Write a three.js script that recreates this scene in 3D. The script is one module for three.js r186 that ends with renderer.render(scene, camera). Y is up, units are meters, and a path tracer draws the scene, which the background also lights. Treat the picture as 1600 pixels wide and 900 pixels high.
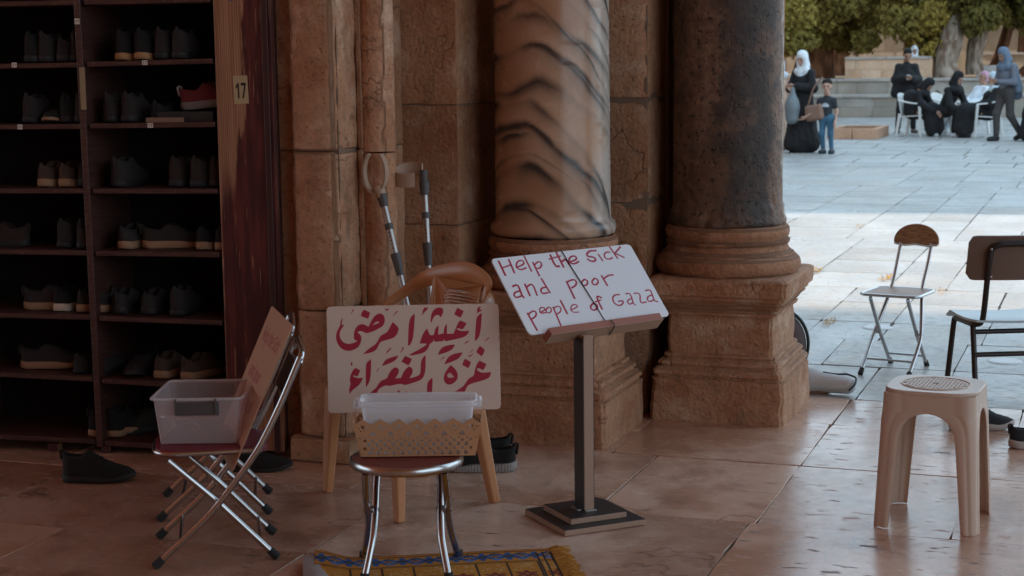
import * as THREE from 'three';
import { mergeGeometries, mergeVertices } from 'three/addons/utils/BufferGeometryUtils.js';
import { MarchingCubes } from 'three/addons/objects/MarchingCubes.js';
import { RoundedBoxGeometry } from 'three/addons/geometries/RoundedBoxGeometry.js';

// ------------------------------------------------------------------ camera, sky, sun, exposure
// x runs along the facade (right), -z runs out into the plaza, metres
const scene = new THREE.Scene();
const camera = new THREE.PerspectiveCamera(19.6386, 16 / 9, 0.1, 400);
camera.rotation.order = 'YXZ';
camera.position.set(0, 1.55, 0);
camera.rotation.set(-0.1357, 0.34907, -0.012);
camera.focus = 5.9; camera.userData.fStop = 7;

function skyTexture() {
  const w = 128, h = 64, d = new Float32Array(w * h * 4);
  for (let j = 0; j < h; j++) for (let i = 0; i < w; i++) {
    const e = Math.max(0, Math.sin(((j + 0.5) / h - 0.5) * Math.PI)), k = Math.pow(1 - e, 2.2), o = (j * w + i) * 4;
    d[o] = 0.41 + 0.4 * k; d[o + 1] = 0.61 + 0.36 * k; d[o + 2] = 0.8 + 0.28 * k; d[o + 3] = 1;
  }
  const t = new THREE.DataTexture(d, w, h, THREE.RGBAFormat, THREE.FloatType);
  t.mapping = THREE.EquirectangularReflectionMapping; t.magFilter = t.minFilter = THREE.LinearFilter; t.needsUpdate = true;
  return t;
}
scene.background = scene.environment = skyTexture();
const SUN_E = 33 * Math.PI / 180, SUN_A = 8.4 * Math.PI / 180;
const sun = new THREE.DirectionalLight(new THREE.Color(1, 0.86, 0.72), 2.8);
sun.position.set(-Math.cos(SUN_E) * Math.cos(SUN_A) * 60, Math.sin(SUN_E) * 60, Math.cos(SUN_E) * Math.sin(SUN_A) * 60 - 20);
sun.target.position.set(0, 0, -20);
sun.castShadow = true; sun.shadow.radius = 3; sun.shadow.mapSize.set(4096, 4096);
Object.assign(sun.shadow.camera, { left: -60, right: 60, top: 60, bottom: -60, near: 1, far: 200 });
scene.add(sun, sun.target);
const renderer = new THREE.WebGLRenderer({ antialias: true });
renderer.setSize(1024, 576);
renderer.shadowMap.enabled = true;
renderer.toneMapping = THREE.LinearToneMapping;
renderer.toneMappingExposure = 2.2;

// ------------------------------------------------------------------ helpers
function rngOf(seed) { let a = seed >>> 0; return () => { a = (a + 0x6D2B79F5) | 0; let t = Math.imul(a ^ (a >>> 15), 1 | a); t = (t + Math.imul(t ^ (t >>> 7), 61 | t)) ^ t; return ((t ^ (t >>> 14)) >>> 0) / 4294967296; }; }
const rnd = rngOf(7), R = (a, b) => a + (b - a) * rnd(), clamp = (x, a = 0, b = 1) => Math.min(b, Math.max(a, x)), mix = (a, b, t) => a + (b - a) * t;
const sm = (a, b, x) => { const t = clamp((x - a) / (b - a)); return t * t * (3 - 2 * t); };
const HT = new Float32Array(65536); { const r = rngOf(99); for (let i = 0; i < 65536; i++) HT[i] = r() * 2 - 1; }
const hsh = (x, y, z) => HT[(Math.imul(x, 374761393) ^ Math.imul(y, 668265263) ^ Math.imul(z, 1274126177)) >>> 9 & 65535];
const fd = t => t * t * t * (t * (t * 6 - 15) + 10);
function vn(x, y, z) { // gradient noise, about -1..1
  const xi = Math.floor(x), yi = Math.floor(y), zi = Math.floor(z), fx = x - xi, fy = y - yi, fz = z - zi, u = fd(fx), v = fd(fy), w = fd(fz);
  const c = (a, b, d) => { const i = xi + a, j = yi + b, k = zi + d; return 1.5 * (hsh(i, j, k) * (fx - a) + hsh(i + 71, j + 13, k) * (fy - b) + hsh(i, j + 37, k + 91) * (fz - d)); };
  return mix(mix(mix(c(0, 0, 0), c(1, 0, 0), u), mix(c(0, 1, 0), c(1, 1, 0), u), v), mix(mix(c(0, 0, 1), c(1, 0, 1), u), mix(c(0, 1, 1), c(1, 1, 1), u), v), w);
}
function pv(x, y, p, s) { // periodic 2-D gradient noise
  const xi = Math.floor(x), yi = Math.floor(y), fx = x - xi, fy = y - yi, u = fd(fx), v = fd(fy), m = a => ((a % p) + p) % p;
  const c = (a, b) => { const g = 3.14159 * hsh(m(xi + a), m(yi + b), s); return 1.55 * (Math.cos(g) * (fx - a) + Math.sin(g) * (fy - b)); };
  return mix(mix(c(0, 0), c(1, 0), u), mix(c(0, 1), c(1, 1), u), v);
}
function pf(u, v, p, o, s, g = 0.5) { let a = 1, t = 0, n = 0; for (let i = 0; i < o; i++) { t += a * pv(u * p, v * p, p, s + i * 17); n += a; a *= g; p *= 2; } return t / n; }
function f3(x, y, z, o = 3) { let a = 1, t = 0, n = 0; for (let i = 0; i < o; i++) { t += a * vn(x, y, z); n += a; a *= 0.5; x *= 2.03; y *= 2.03; z *= 2.03; } return t / n; }
const s8 = c => 255 * (c <= 0.0031308 ? 12.92 * c : 1.055 * Math.pow(Math.min(c, 1), 1 / 2.4) - 0.055);
function colTex(w, h, f, rep = 1) {
  const d = new Uint8Array(w * h * 4);
  for (let j = 0; j < h; j++) for (let i = 0; i < w; i++) { const c = f((i + 0.5) / w, (j + 0.5) / h), o = (j * w + i) * 4; d[o] = s8(Math.max(0, c[0])); d[o + 1] = s8(Math.max(0, c[1])); d[o + 2] = s8(Math.max(0, c[2])); d[o + 3] = 255; }
  const t = new THREE.DataTexture(d, w, h); t.colorSpace = THREE.SRGBColorSpace; return fin(t, rep);
}
function valTex(w, h, f, rep = 1) {
  const d = new Uint8Array(w * h * 4);
  for (let j = 0; j < h; j++) for (let i = 0; i < w; i++) { const c = 255 * clamp(f((i + 0.5) / w, (j + 0.5) / h)), o = (j * w + i) * 4; d[o] = d[o + 1] = d[o + 2] = c; d[o + 3] = 255; }
  return fin(new THREE.DataTexture(d, w, h), rep);
}
function fin(t, rep) { t.wrapS = t.wrapT = THREE.RepeatWrapping; t.magFilter = THREE.LinearFilter; t.minFilter = THREE.LinearMipmapLinearFilter; t.generateMipmaps = true; t.repeat.set(rep, rep); t.needsUpdate = true; return t; }
const C = (r, g, b) => new THREE.Color().setRGB(r, g, b);
const std = (o) => { if (Array.isArray(o.color)) o.color = C(...o.color); return new THREE.MeshStandardMaterial(o); };
const phy = (o) => { if (Array.isArray(o.color)) o.color = C(...o.color); return new THREE.MeshPhysicalMaterial(o); };
const mul = (a, k) => [a[0] * k, a[1] * k, a[2] * k], mx = (a, b, t) => [mix(a[0], b[0], t), mix(a[1], b[1], t), mix(a[2], b[2], t)];

const used = new Map();
function numbered(n) { const k = used.get(n) || 0; used.set(n, k + 1); return k ? n + '_' + String(k).padStart(3, '0') : n; }
function tag(o, label, category, group, kind) { if (label) o.userData.label = label; if (category) o.userData.category = category; if (group) o.userData.group = group; if (kind) o.userData.kind = kind; return o; }
function thing(name, label, category, pos = [0, 0, 0], turn = 0, group) { const o = new THREE.Group(); o.name = numbered(name); o.position.set(...pos); o.rotation.y = turn; scene.add(o); return tag(o, label, category, group); }
function part(parent, name, geo, mat, label) { const m = new THREE.Mesh(Array.isArray(geo) ? merge(geo) : geo, mat); m.name = parent === scene ? numbered(name) : name; m.castShadow = m.receiveShadow = true; parent.add(m); if (label) m.userData.label = label; return m; }
function dup(root, pos, turn, label, group) { const r = root.clone(); r.name = numbered(root.name.replace(/_\d{3}$/, '')); r.userData = { ...root.userData }; r.position.set(...pos); r.rotation.y = turn; if (label) r.userData.label = label; if (group) r.userData.group = group; scene.add(r); return r; }
function merge(list) { const g = list.map(x => { const y = x.index ? x.toNonIndexed() : x; for (const k of Object.keys(y.attributes)) if (!['position', 'normal', 'uv'].includes(k)) y.deleteAttribute(k); if (!y.attributes.uv) y.setAttribute('uv', new THREE.BufferAttribute(new Float32Array(y.attributes.position.count * 2), 2)); return y; }); return mergeGeometries(g); }
const V = (x, y, z) => new THREE.Vector3(x, y, z);
const M4 = new THREE.Matrix4();
function xf(g, pos = [0, 0, 0], rot = [0, 0, 0], sc = [1, 1, 1]) { return g.applyMatrix4(new THREE.Matrix4().compose(V(...pos), new THREE.Quaternion().setFromEuler(new THREE.Euler(...rot)), V(...sc))); }
// uv in metres from the face that each vertex points at
function boxUV(g, s = 1, ox = 0, oy = 0) {
  const p = g.attributes.position, n = g.attributes.normal, uv = new Float32Array(p.count * 2);
  for (let i = 0; i < p.count; i++) {
    const ax = Math.abs(n.getX(i)), ay = Math.abs(n.getY(i)), az = Math.abs(n.getZ(i));
    const [a, b] = ay > ax && ay > az ? [p.getX(i), p.getZ(i)] : ax > az ? [p.getZ(i), p.getY(i)] : [p.getX(i), p.getY(i)];
    uv[i * 2] = a * s + ox; uv[i * 2 + 1] = b * s + oy;
  }
  g.setAttribute('uv', new THREE.BufferAttribute(uv, 2)); return g;
}
function box(x0, x1, y0, y1, z0, z1, r = 0.003) { // box with softened edges, uv in metres
  const w = x1 - x0, h = y1 - y0, d = z1 - z0, rr = Math.min(r, w * 0.45, h * 0.45, d * 0.45);
  const g = rr > 0 ? new RoundedBoxGeometry(w, h, d, 1, rr) : new THREE.BoxGeometry(w, h, d);
  g.translate((x0 + x1) / 2, (y0 + y1) / 2, (z0 + z1) / 2); return boxUV(g);
}
function tube(pts, r, seg = 0, rad = 8, closed = false, tension = 0.3) {
  const c = pts.length === 2 ? new THREE.LineCurve3(V(...pts[0]), V(...pts[1])) : new THREE.CatmullRomCurve3(pts.map(p => V(...p)), closed, 'catmullrom', tension);
  const g = new THREE.TubeGeometry(c, seg || (pts.length === 2 ? 1 : pts.length * 5), r, rad, closed);
  if (closed) return g;
  const caps = [0, 1].map(t => { const q = c.getPoint(t), d = c.getTangent(t), k = new THREE.CircleGeometry(r, rad); k.lookAt(t ? d : d.clone().negate()); return k.translate(q.x, q.y, q.z); });
  return merge([g, ...caps]);
}
function beam(a, b, w, t, up = [0, 1, 0], w2 = w, t2 = t) { // bar with a rectangular section between two points
  const A = V(...a), B = V(...b), d = B.clone().sub(A), L = d.length(); d.normalize();
  const side = V(...up).cross(d); if (side.lengthSq() < 1e-6) side.set(1, 0, 0); side.normalize(); const u = d.clone().cross(side);
  const g = new RoundedBoxGeometry(w, t, L, 1, Math.min(w, t) * 0.2), p = g.attributes.position;
  for (let i = 0; i < p.count; i++) { const k = p.getZ(i) / L + 0.5; p.setX(i, p.getX(i) * mix(1, w2 / w, k)); p.setY(i, p.getY(i) * mix(1, t2 / t, k)); }
  g.computeVertexNormals(); boxUV(g);
  return g.applyMatrix4(new THREE.Matrix4().makeBasis(side, u, d).setPosition(A.add(B).multiplyScalar(0.5)));
}
const lathe = (prof, seg = 48) => new THREE.LatheGeometry(prof.map(p => new THREE.Vector2(p[0], p[1])), seg);
function mergeCrease(g) { // smooth normals with sharp edges kept above 40 degrees
  const p = g.attributes.position, n = p.count, map = new Map(), fn = [];
  for (let i = 0; i < n; i += 3) { const a = V().fromBufferAttribute(p, i), b = V().fromBufferAttribute(p, i + 1), c = V().fromBufferAttribute(p, i + 2), m = b.sub(a).cross(c.sub(a)); fn.push(m); }
  const keyOf = i => Math.round(p.getX(i) * 2e4) + ',' + Math.round(p.getY(i) * 2e4) + ',' + Math.round(p.getZ(i) * 2e4);
  for (let i = 0; i < n; i++) { const k = keyOf(i); if (!map.has(k)) map.set(k, []); map.get(k).push(Math.floor(i / 3)); }
  const out = new Float32Array(n * 3); for (let i = 0; i < n; i++) { const f = fn[Math.floor(i / 3)], l = f.length() || 1, s = V(); for (const o of map.get(keyOf(i))) { const m = fn[o]; if (m.dot(f) > 0.72 * l * m.length()) s.add(m); } s.normalize(); out.set([s.x, s.y, s.z], i * 3); }
  g.setAttribute('normal', new THREE.BufferAttribute(out, 3)); return g;
}
// weathered stone block: rounded, eroded box
function stone(x0, x1, y0, y1, z0, z1, { r = 0.012, step = 0.05, amp = 0.004, chip = 0.012, seed = 0, bulge = 0, ry = Math.min(r, 0.005) } = {}) {
  const ax = (a, b) => { const L = b - a, q = Math.min(r, L * 0.3), n = Math.max(1, Math.round((L - 2 * q) / step)), o = [a, a + q * 0.35]; for (let i = 0; i <= n; i++) o.push(a + q + (L - 2 * q) * i / n); o.push(b - q * 0.35, b); return o; };
  const X = ax(x0, x1), Y = ax(y0, y1), Z = ax(z0, z1), pos = [], idx = [];
  const face = (A, B, f, flip) => { const o = pos.length / 3; for (const b of B) for (const a of A) pos.push(...f(a, b)); const w = A.length; for (let j = 0; j < B.length - 1; j++) for (let i = 0; i < w - 1; i++) { const k = o + j * w + i; flip ? idx.push(k, k + w, k + 1, k + 1, k + w, k + w + 1) : idx.push(k, k + 1, k + w, k + 1, k + w + 1, k + w); } };
  face(X, Y, (a, b) => [a, b, z1], false); face(X, Y, (a, b) => [a, b, z0], true);
  face(Z, Y, (a, b) => [x1, b, a], true); face(Z, Y, (a, b) => [x0, b, a], false);
  face(X, Z, (a, b) => [a, y1, b], true); face(X, Z, (a, b) => [a, y0, b], false);
  let g = new THREE.BufferGeometry(); g.setAttribute('position', new THREE.Float32BufferAttribute(pos, 3)); g.setIndex(idx);
  g = mergeVertices(g, 1e-5);
  const p = g.attributes.position, c = [(x0 + x1) / 2, (y0 + y1) / 2, (z0 + z1) / 2], h = [(x1 - x0) / 2, (y1 - y0) / 2, (z1 - z0) / 2];
  for (let i = 0; i < p.count; i++) {
    const q = [p.getX(i), p.getY(i), p.getZ(i)], l = q.map((v, k) => v - c[k]), near = l.map((v, k) => clamp((Math.abs(v) - (h[k] - 0.035)) / 0.035));
    const edge = near[0] * near[1] + near[1] * near[2] + near[0] * near[2];
    const e = Math.pow(Math.max(0, f3(q[0] * 9 + seed, q[1] * 9, q[2] * 9, 2) * 0.9 + 0.25), 1.6) * chip * clamp(edge);
    const inn = l.map((v, k) => Math.sign(v) * Math.min(Math.abs(v), Math.max(0, h[k] - r))), dv = l.map((v, k) => (v - inn[k])); const yk = r / ry; inn[1] = Math.sign(l[1]) * Math.min(Math.abs(l[1]), Math.max(0, h[1] - ry)); dv[1] = (l[1] - inn[1]) * yk; const dl = Math.hypot(...dv) || 1;
    const n = dv.map(v => v / dl), d = amp * f3(q[0] * 14 + seed, q[1] * 14, q[2] * 14, 3) - e;
    const s = Math.min(dl, r); n[1] /= s > 1e-6 && Math.abs(n[1]) > 0.01 ? yk : 1; if (bulge && l[2] > 0) inn[2] += bulge * (1 - Math.pow(l[0] / h[0], 2)) * (l[2] / h[2]);
    p.setXYZ(i, c[0] + inn[0] + n[0] * (s + d), c[1] + inn[1] + n[1] * (s + d), c[2] + inn[2] + n[2] * (s + d));
  }
  g.computeVertexNormals(); return boxUV(g, 1, seed * 0.37 % 1, seed * 0.71 % 1);
}

// ------------------------------------------------------------------ surface textures
const limeTex = colTex(1024, 1024, (u, v) => { // warm weathered limestone, 2 m per tile
  const a = pf(u, v, 3, 5, 1), b = pf(u, v, 10, 4, 20), c = pf(u, v, 64, 3, 40), pit = sm(0.3, 0.6, pf(u, v, 150, 2, 60)), st = sm(0.1, 0.5, pf(u * 2 % 1, v, 6, 5, 80, 0.6)), crk = Math.exp(-Math.abs(pf(u, v, 5, 5, 120, 0.55)) * 90) * sm(-0.1, 0.35, pf(u, v, 4, 3, 130)), dust = sm(0.05, 0.5, pf(u, v, 7, 6, 140, 0.62));
  let k = mx([0.36, 0.18, 0.095], [0.48, 0.275, 0.17], sm(-0.5, 0.5, a)); k = mx(k, [0.31, 0.115, 0.052], 0.6 * sm(0.05, 0.5, b)); k = mx(k, [0.2, 0.11, 0.07], 0.5 * st);
  k = mx(k, [0.6, 0.43, 0.32], 0.75 * dust); k = mx(k, [0.12, 0.07, 0.05], 0.7 * crk); return mul(k, (1 + 0.22 * c) * (1 - 0.5 * pit));
}, 0.5);
const limeBump = valTex(1024, 1024, (u, v) => 0.6 + 0.22 * pf(u, v, 12, 5, 5, 0.62) + 0.14 * pf(u, v, 120, 3, 9) - 0.25 * sm(0.35, 0.6, pf(u, v, 70, 3, 60)) * sm(0, 0.3, pf(u, v, 6, 3, 90)) - 0.35 * Math.exp(-Math.abs(pf(u, v, 5, 5, 120, 0.55)) * 90) * sm(-0.1, 0.35, pf(u, v, 4, 3, 130)), 0.5);
const limestone = std({ map: limeTex, bumpMap: limeBump, bumpScale: 0.016, roughness: 0.85 });
const fold = (g, amp = 0.012) => { const p = g.attributes.position, n = g.attributes.normal; for (let i = 0; i < p.count; i++) { const d = amp * (f3(p.getX(i) * 16, p.getY(i) * 2.6, p.getZ(i) * 16, 2) + 0.4 * f3(p.getX(i) * 30 + 9, p.getY(i) * 12, p.getZ(i) * 30, 2)); p.setXYZ(i, p.getX(i) + n.getX(i) * d, p.getY(i), p.getZ(i) + n.getZ(i) * d); } g.computeVertexNormals(); return g; };
const limeTint = (r, g, b) => { const m = limestone.clone(); m.color = C(r, g, b); return m; };
const floorTex = colTex(1024, 1024, (u, v) => { // pink polished limestone, 3 m per tile
  const w = 0.05 * pf(u, v, 4, 3, 70), a = pf(u, v, 4, 5, 2), b = pf(u, (v + w) % 1, 9, 5, 30), vein = Math.exp(-Math.abs(pf(u + w, v, 5, 4, 50)) * 60), crk = Math.exp(-Math.abs(pf(u, v + w, 3, 5, 150, 0.55)) * 160) * sm(-0.05, 0.3, pf(u, v, 3, 3, 155)), blot = sm(0.0, 0.45, pf(u, v, 14, 4, 160, 0.6)), pit = sm(0.33, 0.5, pf(u, (v * 3) % 1, 30, 3, 61)) * sm(-0.05, 0.4, pf(u, v, 5, 2, 66)), f = pf(u, v, 120, 2, 90);
  let k = mx([0.45, 0.255, 0.17], [0.66, 0.445, 0.34], sm(-0.4, 0.4, a + 0.45 * b)); k = mx(k, [0.36, 0.17, 0.1], 0.6 * sm(0.0, 0.5, b)); k = mx(k, [0.56, 0.44, 0.36], 0.35 * vein); k = mx(k, [0.25, 0.13, 0.085], 0.45 * blot); k = mx(k, [0.11, 0.065, 0.045], 0.75 * crk); k = mx(k, [0.1, 0.06, 0.045], 0.8 * pit);
  return mul(k, 1 + 0.07 * f);
}, 1 / 3);
const floorRough = valTex(512, 512, (u, v) => 0.27 + 0.16 * pf(u, v, 5, 4, 3) + 0.08 * pf(u, v, 60, 2, 8) + 0.4 * sm(0.33, 0.5, pf(u, (v * 3) % 1, 30, 3, 61)), 1 / 3);
const floorBump = valTex(1024, 1024, (u, v) => 0.5 + 0.4 * pf(u, v, 9, 3, 11) + 0.05 * pf(u, v, 60, 2, 12) - 0.3 * sm(0.33, 0.5, pf(u, (v * 3) % 1, 30, 3, 61)) * sm(-0.05, 0.4, pf(u, v, 5, 2, 66)), 1 / 3);
const slabMats = [[1, 1, 1], [0.84, 0.79, 0.76], [1.08, 1.05, 1.03], [0.95, 1.0, 1.03]].map(c => phy({ map: floorTex, color: c, ior: 1.38, roughnessMap: floorRough, roughness: 0.85, bumpMap: floorBump, bumpScale: 0.0022 }));
const plazaTex = colTex(1024, 1024, (u, v) => {
  const a = pf(u, v, 3, 5, 12), b = pf(u, v, 12, 4, 31), pit = sm(0.35, 0.6, pf(u, v, 60, 2, 61)), st = sm(0.1, 0.5, pf(u, v, 5, 5, 77));
  let k = mx([0.33, 0.312, 0.29], [0.425, 0.41, 0.388], sm(-0.4, 0.4, a)); k = mx(k, [0.44, 0.32, 0.23], 0.35 * sm(0.1, 0.5, b)); k = mx(k, [0.29, 0.26, 0.23], 0.4 * st);
  return mul(k, 1 - 0.35 * pit);
}, 1 / 3);
const plazaMats = [[1, 1, 1], [0.93, 0.9, 0.87], [1.05, 1.04, 1.03], [1, 0.94, 0.88]].map(c => std({ map: plazaTex, color: c, roughnessMap: floorRough, roughness: 1.6, bumpMap: limeBump, bumpScale: 0.006 }));

// ------------------------------------------------------------------ ground and paving
const joint = std({ color: [0.13, 0.095, 0.075], roughness: 1 });
const ground = new THREE.Group(); ground.name = 'pavement'; ground.userData.kind = 'structure'; scene.add(ground);
function slab(u0, u1, v0, v1, y = 0, gap = 0.005) { // flagstone with worn edges; its top is at y
  const per = [], q = (a, b) => [a + R(-0.004, 0.004), b + R(-0.004, 0.004)], cs = [q(u0, v0), q(u1, v0), q(u1, v1), q(u0, v1)], c = [(u0 + u1) / 2, (v0 + v1) / 2];
  for (let k = 0; k < 4; k++) { const A = cs[k], B = cs[(k + 1) % 4], n = Math.max(2, Math.round(Math.hypot(B[0] - A[0], B[1] - A[1]) / 0.09)); for (let i = 0; i < n; i++) per.push([mix(A[0], B[0], i / n), mix(A[1], B[1], i / n), i === 0 ? 1 : 0]); }
  const P = [c[0], y, -c[1]], I = [], n = per.length, ou = R(0, 3), ov = R(0, 3), tilt = [R(-1, 1) * 0.0012, R(-1, 1) * 0.0012];
  const ring = (inset, h) => per.forEach(([a, b, k]) => { const w = inset + gap / 2 + Math.max(0, f3(a * 7, b * 7, 3.3, 2)) * 0.008 + k * 0.003, dx = c[0] - a, dz = c[1] - b; const x = a + Math.sign(dx) * Math.min(w, Math.abs(dx)) * (Math.abs(dx) > (u1 - u0) / 2 - 0.03 ? 1 : 0), z = b + Math.sign(dz) * Math.min(w, Math.abs(dz)) * (Math.abs(dz) > (v1 - v0) / 2 - 0.03 ? 1 : 0); P.push(x, h + (x - c[0]) * tilt[0] + (z - c[1]) * tilt[1], -z); });
  ring(0.0012, y); ring(0, y - 0.002); ring(0, y - 0.035);
  for (let i = 0; i < n; i++) { const j = (i + 1) % n; I.push(0, 1 + i, 1 + j); for (let k = 0; k < 2; k++) { const a = 1 + k * n; I.push(a + i, a + n + i, a + j, a + j, a + n + i, a + n + j); } }
  const g = new THREE.BufferGeometry(); g.setAttribute('position', new THREE.Float32BufferAttribute(P, 3)); g.setIndex(I);
  const f = g.toNonIndexed(); f.computeVertexNormals(); return boxUV(f, 1, ou, ov);
}
part(ground, 'bedding', boxUV(new THREE.PlaneGeometry(240, 240).rotateX(-Math.PI / 2).translate(0, -0.014, -50)), joint);
{
  const rows = [2.4, 3.2, 3.9, 4.62, 5.38, 6.22, 6.98, 7.53, 8.37, 9.17, 9.82, 10.62, 11.3, 12.1, 12.85, 13.7, 14.4, 15.3, 16.1, 17, 17.8, 18.7, 19.5, 20.4, 21.3, 22.2, 23.1, 24];
  for (let r = 0; r < rows.length - 1; r++) {
    const v0 = rows[r], v1 = rows[r + 1], lines = [];
    const known = v0 < 4.6 ? [-3.3, -2.39, -1.5, -0.6] : v0 < 5.3 ? [-3.75, -2.39, -1.12] : v0 < 6.2 ? [-3.35, -2.6, -1.66, -1.1] : v0 < 7 ? [-3.0, -1.85, -1.1] : v0 < 9.1 ? [-2.2, -1.38 + (v0 < 8 ? 0.3 : 0), -0.72] : v0 < 11 ? [-2.4, -1.62, -1.2, -0.65] : v0 < 14.3 ? [-2.65, -2.02, -1.42, -1.04] : v0 < 20.3 ? [-2.9, -2.17, -1.7, -1.27] : [-3.4, -2.5, -1.8, -1.1];
    let a = known[0]; const L = v0 < 7 ? -5.6 : v0 < 15 ? -4.2 : -6.2, RR = v0 < 7 ? 1.3 : 1.8;
    const left = []; while (a > L) { a -= R(0.55, 1.0); left.unshift(a); }
    lines.push(...left, ...known); a = lines[lines.length - 1]; while (a < RR) { a += R(0.5, 0.95); lines.push(a); }
    for (let k = 0; k < lines.length - 1; k++) {
      const out = v0 >= 7.5, m = (out ? plazaMats : slabMats)[Math.floor(rnd() * 4)];
      part(ground, 'paving_slab', slab(lines[k], lines[k + 1], v0, v1, R(-0.0015, 0.0015), out ? R(0.003, 0.009) : R(0.0015, 0.003)), m);
    }
  }
  const far = [];
  for (let v = 24; v < 44; v += 0.95) for (let u = -16 + R(0, 0.8); u < 5;) { const w = R(0.6, 1.1); far.push(slab(u, u + w, v, v + 0.95, R(-0.003, 0.003), 0.02)); u += w; }
  const fp = part(ground, 'far_paving', far, plazaMats[0]); fp.userData.kind = 'stuff';
  // plain continuations of the paving beside what the lens sees
  const plain = (x0, x1, v0, v1, m) => boxUV(new THREE.BoxGeometry(x1 - x0, 0.03, v1 - v0).translate((x0 + x1) / 2, -0.019, -(v0 + v1) / 2));
  const pp = part(ground, 'plain_paving', [plain(-30, -7.5, 7.5, 24), plain(3, 60, 7.5, 44), plain(-60, -17, 24, 44), plain(-80, 80, 62, 130)], plazaMats[0]); pp.userData.kind = 'stuff';
  const pi = part(ground, 'indoor_paving', [plain(-30, -7, -12, 7.5), plain(2.6, 60, -30, 7.5), plain(-7, 2.6, -30, 2.4)], slabMats[0]); pi.userData.kind = 'stuff';
}
{ // yellowed tufts in the open joints
  const list = [], r = rngOf(71); for (const [u, v, n] of [[-2.03, 12.1, 30], [-1.5, 11.8, 34], [-1.55, 9.7, 26], [-1.05, 11.2, 12], [-2.2, 15.4, 10]]) for (let k = 0; k < n * 1.5; k++) { const g = new THREE.PlaneGeometry(0.006, 0.015 + r() * 0.03); g.rotateX(-1.5 + 0.5 * r()); g.rotateY(r() * 6.3); g.translate(u + (r() - 0.5) * 0.07, 0.012, -v + (r() - 0.5) * 0.32); list.push(g); }
  const t = part(scene, 'dry_grass', list, std({ color: [0.5, 0.27, 0.05], roughness: 1, side: THREE.DoubleSide })); tag(t, 'yellow dry tufts growing in joints of the sunlit paving', 'grass', null, 'stuff');
}
// ------------------------------------------------------------------ portico: wall, ceiling, piers, an added unseen block shading the plaza
const plainStone = std({ map: limeTex, bumpMap: limeBump, bumpScale: 0.01, roughness: 0.9 });
const wallBox = (x0, x1, y0, y1, v0, v1) => boxUV(new THREE.BoxGeometry(x1 - x0, y1 - y0, v1 - v0).translate((x0 + x1) / 2, (y0 + y1) / 2, -(v0 + v1) / 2));
function structure(name, geo, mat) { const m = part(scene, name, geo, mat); m.userData.kind = 'structure'; return m; }
structure('portico_wall', [wallBox(-20, -3.06, 0, 3.4, 6.1, 8), wallBox(-20, -1.3, 3.4, 8, 6, 8.4), wallBox(-1.3, 9, 7.1, 8, 6, 8.4), wallBox(7.8, 9, 0, 7.1, 6, 8.4), wallBox(-3.06, -2.86, 0, 3.4, 6.62, 8)], plainStone);
const warmStone = std({ map: limeTex, color: [1.35, 1.2, 1.05], bumpMap: limeBump, bumpScale: 0.01, roughness: 0.95 });
structure('portico_ceiling', wallBox(-20, 9, 8, 8.4, -7, 8.4), warmStone);
structure('portico_back_wall', wallBox(-20, 9, 0, 8, -7.6, -7), warmStone);
{
  const t = thing('added_shade_block', 'unseen long stone block added to shade the plaza paving', 'light_blocker', [-14, 0, -15]);  // added out of view to cast the far shade on the paving
  part(t, 'wall', wallBox(-50, 0, 0, 15.4, 0, 29.5), plainStone); part(t, 'cornice', wallBox(-50.3, 0.3, 15.4, 16, -0.3, 29.8), plainStone);
  for (let k = 0; k < 6; k++) part(t, 'window', box(0, 0.08, 4, 8, -3 - k * 4, -1.4 - k * 4, 0), std({ color: [0.05, 0.05, 0.05], roughness: 0.3 }));
}
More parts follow.
